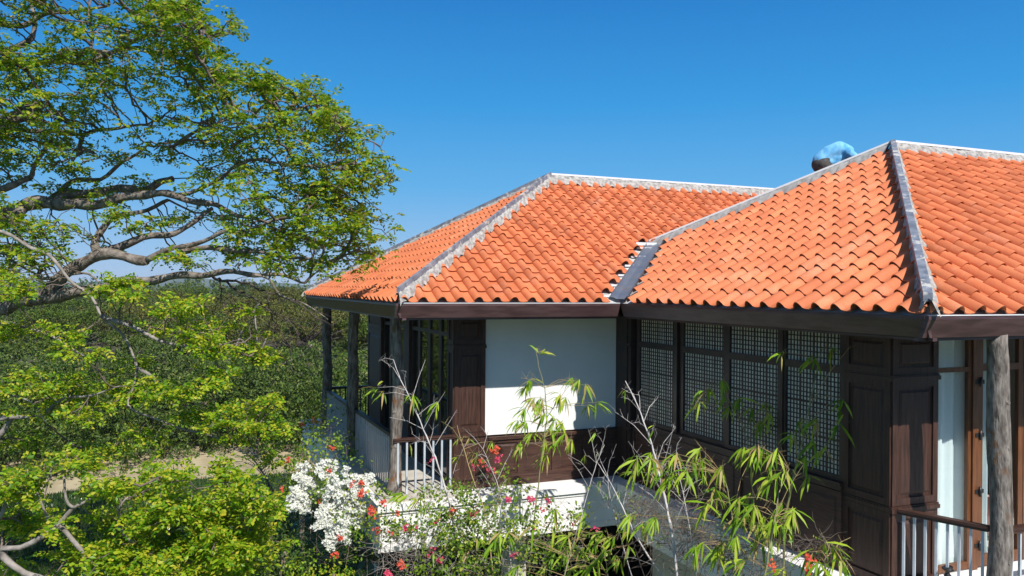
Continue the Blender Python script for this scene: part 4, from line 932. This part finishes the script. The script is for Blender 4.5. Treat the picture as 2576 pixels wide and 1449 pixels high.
bamboo('thin straw coloured bamboo in front of the dark column with small scattered leaves', [(1240, 1449), (1225, 1300), (1185, 1190), (1160, 1110), (1150, 1070)], (11.3, 11.6), [(1190, 1140), (1150, 1150), (1180, 1100), (1240, 1110), (1165, 1220)], .012, 'straw', [(1185, 1190, 1230, 1110), (1160, 1110, 1110, 1060), (1225, 1300, 1280, 1200), (1225, 1300, 1150, 1230)], 2, L=.15, n=5, extra=4)
bamboo('leafy green bamboo standing before the white wall, its tip in the eave shadow', [(1330, 1449), (1345, 1300), (1362, 1150), (1376, 1050), (1370, 975), (1356, 925), (1350, 890)], (12.0, 12.35),
       r4([(1060, 270), (1090, 230), (1350, 220), (1390, 230), (1310, 340), (1160, 350), (1050, 400), (1010, 480), (1180, 440), (1240, 470), (1220, 530), (1300, 560), (1060, 490), (1180, 600), (1250, 620), (1030, 620), (1190, 690), (1340, 600), (1100, 560), (1440, 390, (.5, 0, -.8)), (1500, 370, (.6, 0, -.6)), (1110, 340), (1430, 260, (.4, 0, -.8)), (1270, 320), (1290, 500), (1150, 380)]) + [(1356, 890, (.5, 0, .3))], .013, 'culmgreen', [(1376, 1050, 1440, 960), (1370, 975, 1310, 950)], 3, L=.25, n=11, df=.14)
bamboo('brittle straw bamboo between the leafy bamboo and the inner corner of the house', [(1420, 1449), (1455, 1320), (1482, 1230), (1500, 1165), (1520, 1120)], (11.9, 12.1), r4([(1420, 700), (1500, 560)]) + [(1440, 1290), (1470, 1380)], .012, 'culm', [(1500, 1165, 1480, 1080), (1510, 1140, 1525, 1075), (1482, 1230, 1430, 1150), (1455, 1320, 1400, 1250)], 4, L=.15, n=4, extra=3)
bamboo('slender bare bamboo leaning left between two thicker stems before the inner corner', [(1664, 1449), (1599, 1348), (1566, 1275), (1534, 1210), (1500, 1160)], (10.6, 11.2), [(1580, 1335), (1550, 1400), (1600, 1290)], .014, 'culm', [(1566, 1275, 1600, 1190), (1534, 1210, 1500, 1130), (1599, 1348, 1640, 1270)], 5, extra=3, L=.17)
bamboo('thick bare whitish bamboo with many short side twigs in front of the lattice windows', [(1704, 1449), (1690, 1340), (1672, 1251), (1655, 1180), (1640, 1120), (1619, 1060), (1600, 1010), (1573, 958)], (10.0, 10.7), [(1640, 1140, (-.8, 0, -.5)), (1660, 1165), (1600, 1185, (-.8, 0, -.6))], .021, 'culm', [(1640, 1120, 1546, 1035), (1665, 1180, 1695, 1070), (1619, 1062, 1655, 1000), (1672, 1251, 1580, 1110), (1690, 1340, 1760, 1150), (1680, 1290, 1595, 1215), (1600, 1010, 1575, 985), (1610, 1030, 1605, 985), (1695, 1380, 1780, 1230), (1650, 1170, 1700, 1075)], 6, extra=8)
bamboo('bushy yellow green bamboo with brown tipped leaves below the lattice windows', [(1860, 1449), (1850, 1380), (1842, 1300), (1830, 1230), (1815, 1190)], (9.0, 9.3), r5([(330, 720), (420, 700), (530, 820), (690, 800), (640, 790), (860, 770), (740, 720), (810, 960), (760, 1000), (560, 800), (450, 1090), (370, 1120), (830, 1270), (740, 1240), (860, 1300), (290, 1070), (720, 650), (580, 690), (820, 900), (470, 760), (680, 730), (700, 1260), (880, 1230)]), .015, 'culmgreen', [(1842, 1300, 1900, 1130), (1830, 1230, 1760, 1150)], 7, n=8, df=.25)
bamboo('densest leafy bamboo clump in front of the dark wainscot right of centre', [(1925, 1449), (1935, 1380), (1950, 1300), (1960, 1240), (1985, 1180)], (8.6, 9.0), r5([(990, 650), (1080, 640), (1120, 660), (1200, 660), (1200, 820), (1150, 840), (1250, 790), (1030, 940), (1060, 1010), (1230, 1000), (1300, 1060), (1180, 1090), (1270, 1090), (960, 960), (1000, 1040), (1100, 1200), (1150, 1180), (1000, 1350), (950, 1200), (1240, 1130), (1040, 700), (1120, 1080), (1240, 1400), (1310, 1030), (960, 1080), (1080, 1120)]), .014, 'culmgreen', [(1950, 1300, 2020, 1170), (1935, 1380, 1850, 1300)], 8, n=9, L=.28, df=.25)
bamboo('tall shaded bamboo against the lattice windows reaching up to the eave', [(1975, 1300), (2000, 1182), (2020, 1105), (2036, 1024), (2052, 943), (2068, 879)], (9.85, 9.85), r5([(1400, 830), (1450, 470), (1340, 470), (1580, 500), (1620, 420), (1430, 600), (1300, 560), (1500, 640), (1430, 90, (-.7, 0, -.5)), (1540, 30, (.3, 0, -.8)), (1230, 60, (-.8, 0, -.5)), (1610, 350, (-.6, 0, -.5)), (1380, 700)]), .016, 'culmgreen', [(2036, 1024, 2140, 870), (2020, 1105, 2090, 1010)], 9, n=6, L=.28, df=.1)
bamboo('dim green bamboo in shade before the middle of the lattice windows', [(1900, 1330), (1890, 1180), (1880, 1110), (1860, 1050), (1830, 1000), (1822, 965)], (11.0, 11.1), r5([(900, 400), (780, 270), (720, 370), (860, 230), (880, 330), (960, 340), (1130, 370), (1160, 430), (1210, 470), (1100, 480), (740, 300), (1040, 400)]), .012, 'culmgreen', [(1880, 1110, 1950, 1020)], 10, n=6, df=.1)
bamboo('low bamboo sprig with drooping blades in front of the near wood column', [(2060, 1500), (2080, 1449), (2075, 1410), (2085, 1380)], (7.8, 7.9), r5([(1500, 1240, (.6, 0, -.7)), (1560, 1270, (.7, 0, -.7)), (1590, 1330, (.3, 0, -.9)), (1460, 1360), (1420, 1300), (1530, 1390), (1500, 1400)]), .010, 'culmgreen', [(2080, 1400, 2140, 1352)], 11, n=6, df=.1)
bamboo('short bamboo sprouting along the bottom edge below the white ledge', [(1400, 1560), (1420, 1449), (1430, 1400), (1445, 1360)], (10.2, 10.4), r4([(900, 1180), (950, 1170), (980, 1400), (870, 1210), (1010, 1380), (1240, 1020, (.2, 0, -.8)), (1230, 1100), (1420, 1050), (1100, 1130), (1540, 1180), (1300, 1300), (1600, 1210), (1500, 1190), (1480, 1380), (1440, 1390)]), .012, 'culmgreen', [(1430, 1400, 1370, 1320), (1440, 1380, 1500, 1300)], 12, n=7, df=.3)
bamboo('bamboo spray drooping over the balcony corner with yellowish pointed leaves', [(1120, 1560), (1105, 1449), (1095, 1380), (1085, 1300)], (11.4, 11.7), r4([(330, 940, (-.8, 0, -.4)), (400, 960, (-.5, 0, -.6)), (470, 980, (0, 0, -.9)), (380, 1250), (440, 1000), (300, 935, (-.9, 0, -.1))]), .010, 'culmgreen', [(1085, 1300, 1050, 1240)], 13, n=6, df=.15)

bamboo('thin arching stems with sparse leaves rising through the pink bougainvillea', [(1180, 1560), (1190, 1449), (1205, 1360), (1225, 1270)], (11.2, 11.5), r4([(560, 1180), (620, 1120), (700, 1290), (480, 1300), (760, 1210), (640, 1360), (820, 1330), (430, 1180)]), .009, 'straw', [(1190, 1449, 1130, 1330), (1205, 1360, 1270, 1250), (1190, 1449, 1260, 1330)], 21, L=.2, n=6, df=.3, extra=5)
bamboo('tangled leafy stems at the bottom edge just left of the inner corner', [(1540, 1560), (1530, 1449), (1520, 1390), (1500, 1330)], (10.8, 11.0), r4([(1320, 1200), (1400, 1280), (1500, 1340), (1240, 1300), (1560, 1290), (1640, 1350), (1180, 1380), (1700, 1260), (1350, 1400)]), .009, 'culmgreen', [(1530, 1449, 1440, 1330), (1520, 1390, 1600, 1300)], 22, L=.24, n=7, df=.3, extra=4)
for i_, (cu, dd_, lb) in enumerate([([(1290, 1449), (1275, 1330), (1250, 1210), (1215, 1130)], 11.5, 'bare thin bamboo stem left of the leafy bamboo before the white wall'), ([(1590, 1449), (1555, 1330), (1532, 1240), (1528, 1190)], 11.3, 'short bare bamboo stem right below the inner corner of the house'), ([(1752, 1449), (1735, 1330), (1712, 1210), (1700, 1150)], 10.2, 'bare bamboo stem just right of the thick whitish bamboo')]):
    (x2, y2), (x3, y3) = cu[2], cu[3]
    bamboo(lb, cu, (dd_, dd_ + .3), [(x2 + 25, y2 - 5), (x3 - 20, y3 + 20)], .010, 'culm', [(x2, y2, x2 + 40, y2 - 80), (x2, y2 + 40, x2 - 50, y2 - 40), (x3, y3, x3 + 15, y3 - 50)], 30 + i_, L=.16, n=4, extra=6)
def bush(name, label, cat, blobs, leafmat_, ldens, ll, stems, flowers, seed, root, lw=.75, twigmat='twig', group=None, stemn=60, tang=0):
    """blobs: (px, py, depth, rx, rz, weight). flowers: list of (partname, mat, [(px,py,depth,spread,count)], size)"""
    rr = random.Random(seed); rs = np.random.RandomState(seed); rt = Vector(root); T = empty(name, rt, label, cat, group); C = []
    cent = []
    for (x, y, d, rx, rz, wgt) in blobs:
        c = at(x, y, d); k = int(ldens * wgt * rx * rz); cent.append((c, rx, rz)); m = max(3, k // 14)
        tw = np.array(c) + rs.normal(0, 1, (m, 3)) * np.array([rx, rx * .45, rz]) * .55
        idx = rs.randint(0, m, k); C.append(tw[idx] + rs.normal(0, .06, (k, 3)))
    C = np.concatenate(C); A = unit(rs.normal(0, 1, C.shape) + np.array([0, -.2, -.2])); NN = unit(rs.normal(0, .6, C.shape) + np.array([0, -.7, .7]))
    leaves('foliage', C, A, NN, ll * rs.uniform(.6, 1.3, len(C)), ll * lw * rs.uniform(.7, 1.2, len(C)), leafmat_, T)
    p_ = []; q_ = []; r_ = []; s_ = []
    for i in range(stemn):
        c, rx, rz = rr.choice(cent); q = c + Vector((rr.gauss(0, rx * .5), rr.gauss(0, rx * .25), rr.gauss(0, rz * .5))); c2 = min(cent, key=lambda e: (e[0] - rt).length if rr.random() < .3 else rr.random())[0]
        a = c.lerp(c2, rr.random() * .6) + Vector((rr.gauss(0, .1), rr.gauss(0, .1), rr.gauss(0, .1) - .1)); prev = a; n = 6
        for k in range(1, n + 1):
            cur = a.lerp(q, k / n) + Vector((rr.gauss(0, .03), rr.gauss(0, .03), rr.gauss(0, .03) + .08 * math.sin(k / n * 3.1))); p_.append(prev); q_.append(cur); r_.append(stems * (1.1 - k / n * .7)); s_.append(stems * (1.1 - (k + 1) / n * .7)); prev = cur
    for (c, rx, rz) in cent[:6]:
        prev = rt + Vector((rr.uniform(-.2, .2), 0, 0)); n = 8; a = prev.copy()
        for k in range(1, n + 1):
            cur = a.lerp(c, k / n) + Vector((rr.gauss(0, .05), rr.gauss(0, .05), 0)); p_.append(prev); q_.append(cur); r_.append(stems * 3 * (1.1 - k / n * .7)); s_.append(stems * 3 * (1.1 - (k + 1) / n * .7)); prev = cur
    for (x, y, d, rx, rz, k) in (tang or ()):
        c = at(x, y, d)
        for _ in range(k):
            prev = c + Vector((rr.gauss(0, rx * .5), rr.gauss(0, rx * .25), rr.gauss(0, rz * .5))); v = Vector((rr.gauss(0, 1), rr.gauss(0, .5), rr.gauss(.1, .6))).normalized(); r = stems * rr.uniform(.6, 1.6)
            for s in range(7):
                v = (v + Vector((rr.gauss(0, .35), rr.gauss(0, .35), rr.gauss(-.05, .35)))).normalized(); cur = prev + v * .055; p_.append(prev); q_.append(cur); r_.append(r * (1 - s * .11)); s_.append(r * (1 - (s + 1) * .11)); prev = cur
    segs('stems', p_, q_, r_, np.maximum(s_, .0008), twigmat, T, 4)
    for (pn, mt, spots, size) in flowers:
        C = []
        for (x, y, d, sx, cnt) in spots:
            c = np.array(at(x, y, d)); m = max(1, cnt // 14); tw = c + rs.normal(0, 1, (m, 3)) * np.array([sx, sx * .5, sx]) * .6 + np.array([0, -.04, 0]); idx = rs.randint(0, m, cnt); C.append(tw[idx] + rs.normal(0, .026, (cnt, 3)))
        C = np.concatenate(C); base = []; ax = []; nn = []
        for k in range(3):
            a = unit(rs.normal(0, .55, C.shape) + np.array([math.cos(k * 2.1), -.45, math.sin(k * 2.1)])); base.append(C); ax.append(a); nn.append(unit(np.array([0, -1, .4]) + rs.normal(0, .4, C.shape)))
        leaves(pn, np.concatenate(base), np.concatenate(ax), np.concatenate(nn), size * rs.uniform(.8, 1.2, len(C) * 3), size * 1.15, mt, T)
    adopt(T)
def r8(x, y): return (575 + x * .1984, 1213.9 + y * .1984)
W8 = [(830, 1165, 12.3, .08, 50), (760, 1185, 12.4, .09, 70), (770, 1212, 12.3, .12, 130), (810, 1180, 12.2, .10, 90), (835, 1228, 12.0, .16, 250), (870, 1250, 11.9, .19, 340), (830, 1270, 11.9, .16, 230), (820, 1310, 11.8, .13, 220), (900, 1225, 12.0, .14, 150), (850, 1340, 11.7, .10, 110), (830, 1362, 11.7, .06, 70), (885, 1290, 11.8, .14, 160), (745, 1245, 12.2, .09, 110), (930, 1205, 12.2, .05, 30), (870, 1345, 11.7, .08, 60), (770, 1270, 12.1, .06, 40), (740, 1270, 12.1, .05, 50), (865, 1320, 11.7, .08, 60)]
R8 = [(728, 1155, 12.4, .03, 12), (835, 1128, 12.6, .04, 16), (827, 1185, 12.2, .03, 12), (905, 1220, 11.9, .05, 20), (915, 1245, 11.8, .06, 22), (858, 1348, 11.6, .035, 16), (845, 1405, 11.5, .05, 20), (760, 1065, 15.3, .09, 30), (800, 1062, 15.4, .08, 24), (808, 1268, 11.9, .03, 12), (957, 1268, 11.7, .04, 16), (880, 1210, 11.9, .03, 12), (935, 1285, 11.7, .07, 26), (945, 1330, 11.6, .06, 16), (700, 1232, 12.4, .03, 10), (730, 1265, 12.3, .03, 10)]
bush('bougainvillea', 'bougainvillea full of white flowers hanging left of the balcony corner', 'shrub',
     [(790, 1150, 12.6, .55, .5, 1), (835, 1225, 12.1, .42, .42, 1.1), (880, 1290, 11.9, .45, .45, 1.2), (930, 1280, 11.8, .35, .35, 1), (960, 1330, 11.7, .35, .3, .9), (760, 1110, 15, .9, .6, 1.0), (730, 1180, 12.8, .4, .4, 1), (820, 1085, 14.5, .5, .4, .8), (870, 1370, 11.6, .22, .18, .6), (790, 1060, 16, .5, .35, .7)],
     'lf_boug', 1500, .055, .004, [('white_flowers', 'bract_w', [(x, y, d, s, int(k * 1.8)) for x, y, d, s, k in W8], .034), ('coral_flowers', 'bract_r', [(x, y, d, s, max(5, int(k * .7))) for x, y, d, s, k in R8], .028)], 61, (2.3, 12.2, GZ), stemn=90)
pk = [(1237, 1177, 11.9, .09, 50), (1228, 1178, 11.9, .05, 20), (1085, 1150, 11.8, .03, 10), (1185, 1290, 11.5, .09, 50), (1115, 1280, 11.6, .08, 34), (1028, 1320, 11.5, .06, 26), (1037, 1330, 11.5, .03, 10), (1100, 1305, 11.5, .03, 8), (1280, 1250, 11.6, .06, 18), (1330, 1250, 11.7, .08, 30), (1375, 1260, 11.7, .07, 24), (1365, 1285, 11.7, .03, 8), (1440, 1310, 11.7, .05, 14), (1340, 1330, 11.5, .04, 10), (1500, 1330, 11.3, .03, 10), (1110, 1412, 11.2, .06, 24), (1080, 1385, 11.3, .04, 16), (975, 1449, 11, .05, 30), (1290, 1390, 11.2, .04, 12), (1190, 1160, 11.9, .04, 12)]
og_ = [(1243, 1135, 12, .07, 34), (1205, 1155, 12, .05, 20), (1008, 1412, 11.2, .07, 50), (940, 1287, 11.6, .05, 20), (990, 1290, 11.6, .04, 12), (985, 1345, 11.5, .04, 10), (1140, 1285, 11.5, .05, 16), (1245, 1130, 12, .03, 10)]
bush('bougainvillea', 'straggly bougainvillea with pink and orange flowers over the sunny front ledge', 'shrub',
     [(1090, 1310, 11.5, .35, .25, 1), (1190, 1290, 11.5, .4, .25, 1), (1170, 1370, 11.3, .4, .3, 1.3), (1270, 1350, 11.4, .4, .3, .9), (1380, 1370, 11.4, .4, .25, .7), (1330, 1300, 11.6, .45, .22, .5), (1150, 1240, 11.8, .4, .2, .6), (1450, 1300, 11.5, .3, .25, .35), (1000, 1330, 11.6, .3, .25, .5), (1050, 1250, 11.8, .35, .14, .4), (1280, 1240, 11.8, .4, .15, .4), (1240, 1180, 11.9, .25, .2, .3), (1100, 1440, 11.1, .5, .25, .8), (1450, 1390, 11.2, .4, .25, .5), (1250, 1450, 11.0, .6, .2, .8)],
     'lf_boug', 4400, .056, .0035, [('pink_flowers', 'bract_p', [(x, y, d, s, max(5, int(k * .6))) for x, y, d, s, k in pk], .027), ('orange_flowers', 'bract_r', [(x, y, d, s, max(5, int(k * .6))) for x, y, d, s, k in og_], .028)], 62, (4.4, 11.4, GZ), stemn=130, twigmat='drytwig', tang=[(1000, 1370, 11.5, .4, .2, 60), (1040, 1410, 11.3, .5, .25, 80), (1150, 1430, 11.2, .5, .25, 60), (1300, 1420, 11.2, .6, .2, 50), (1090, 1360, 11.4, .4, .2, 40)])
bush('climbing_vine', 'brown leafless climbing vine spread under the shaded side ledge at the inner corner', 'vine',
     [(1640, 1300, 11.2, .4, .3, .3), (1740, 1330, 10.4, .4, .3, .4), (1590, 1290, 11.8, .25, .3, .3), (1850, 1400, 9.7, .35, .25, .4), (2050, 1385, 8.1, .25, .15, .5), (2110, 1400, 7.9, .2, .12, .4)], 'lf_boug', 1100, .045, .0035,
     [('red_flowers', 'bract_r', [(2032, 1398, 8.0, .03, 10), (2025, 1440, 7.9, .035, 12), (1930, 1415, 8.4, .02, 6)], .03)], 63, (7.0, 10.6, GZ), stemn=70, tang=[(1640, 1290, 11.3, .6, .45, 230), (1740, 1340, 10.4, .6, .5, 260), (1850, 1400, 9.6, .6, .4, 170), (1950, 1440, 8.9, .4, .25, 60), (2060, 1370, 8.1, .25, .1, 14)])
# shade plants under the balcony
def palm(name, label, root, h, n, L, seed, mat='lf_dark', cat='palm', strap=False):
    rr = random.Random(seed); rt = Vector(root); T = empty(name, rt, label, cat); C = []; A = []; Nn = []; Ls = []; Ws = []; p_ = []; q_ = []
    for i in range(n):
        a = rr.uniform(0, 6.28); el = rr.uniform(.5, 1.35); d = Vector((math.cos(a) * math.cos(el), math.sin(a) * math.cos(el), math.sin(el))); prev = rt + Vector((rr.uniform(-.1, .1), rr.uniform(-.1, .1), h)); v = d * 1.0; side = Vector((-math.sin(a), math.cos(a), 0)); m = 12
        for k in range(m):
            v = (v + Vector((0, 0, -.13))).normalized(); cur = prev + v * (L / m); 
            if strap:
                C.append(prev); A.append(v); Nn.append(side.cross(v)); Ls.append(L / m * 1.35); Ws.append(.075 * (1 - .07 * k))
            else:
                p_.append(prev); q_.append(cur)
                for s in (-1, 1):
                    for e in (0, .5): C.append(prev.lerp(cur, e)); A.append(side * s * .8 + v * .55 + Vector((0, 0, -.25))); Nn.append(Vector((0, 0, 1))); Ls.append(L * .22 * math.sin(.3 + 2.7 * k / m)); Ws.append(.022)
            prev = cur
    leaves('fronds', C, A, Nn, np.array(Ls), np.array(Ws), mat, T)
    mb = MB(); mb.tube([rt, rt + Vector((.02, 0, h * .6)), rt + Vector((0, 0, h + .05))], [.07, .05, .05], 8); mb.build('stem', 'twig', T)
    if p_: segs('rachis', p_, q_, [.006] * len(p_), [.005] * len(p_), 'twig', T)
    adopt(T)
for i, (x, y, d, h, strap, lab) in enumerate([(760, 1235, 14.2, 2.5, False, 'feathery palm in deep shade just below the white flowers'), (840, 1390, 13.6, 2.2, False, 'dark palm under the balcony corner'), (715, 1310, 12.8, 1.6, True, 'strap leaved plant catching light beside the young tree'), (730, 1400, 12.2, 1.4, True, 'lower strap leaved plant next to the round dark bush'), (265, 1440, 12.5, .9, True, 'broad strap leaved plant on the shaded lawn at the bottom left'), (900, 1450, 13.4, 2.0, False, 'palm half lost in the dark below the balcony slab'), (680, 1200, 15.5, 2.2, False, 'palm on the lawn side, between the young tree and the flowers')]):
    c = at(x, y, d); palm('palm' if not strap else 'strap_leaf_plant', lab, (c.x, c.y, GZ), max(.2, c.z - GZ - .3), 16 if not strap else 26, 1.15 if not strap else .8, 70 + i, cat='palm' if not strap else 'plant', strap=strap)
def ball(name, label, x, y, d, r, mat, ll, dens_, seed):
    c = at(x, y, d); T = empty(name, (c.x, c.y, GZ), label, 'bush'); rs = np.random.RandomState(seed); o = mass('foliage', '', '', [tuple(c), (c.x + r * .6, c.y, c.z - r * .3), (c.x - r * .5, c.y + .2, c.z - r * .4), (c.x, c.y, c.z - r)], [(r, r, r * .8), (r * .7, r * .7, r * .6), (r * .7, r * .7, r * .6), (r, r, r)], dens_, ll, ll * .6, mat, seed, T, zlow=-.6)
    mb = MB(); 
    for k in range(5): mb.tube([(c.x + .05 * k - .1, c.y, GZ), (c.x + (k - 2) * .12, c.y, (c.z + GZ) / 2), (c.x + (k - 2) * .2, c.y, c.z)], [.03, .02, .01], 6)
    mb.build('stems', 'twig', T); adopt(T)
ball('dark_bush', 'rounded fine leaved dark bush at the bottom, right of the young tree', 640, 1400, 11.6, .62, 'lf_mango', .06, 420, 81)
ball('light_green_bush', 'light green small leaved bush at the bottom edge under the dark palms', 790, 1470, 10.6, .42, 'lf_bright', .045, 420, 82)

# light air: an even, very thin haze round everything
hz = bpy.data.materials.new('haze'); hz.use_nodes = True; hn = hz.node_tree; hn.nodes.remove(hn.nodes['Principled BSDF'])
pv = hn.nodes.new('ShaderNodeVolumePrincipled'); pv.inputs['Color'].default_value = (.75, .85, 1, 1); pv.inputs['Density'].default_value = .0002; hn.links.new(pv.outputs[0], hn.nodes['Material Output'].inputs['Volume'])
MB().box(-2600, 2600, -400, 3100, GZ - 30, 30).build('haze', hz, kind='stuff', label='thin bluish haze in the air over the distant woods', category='haze')
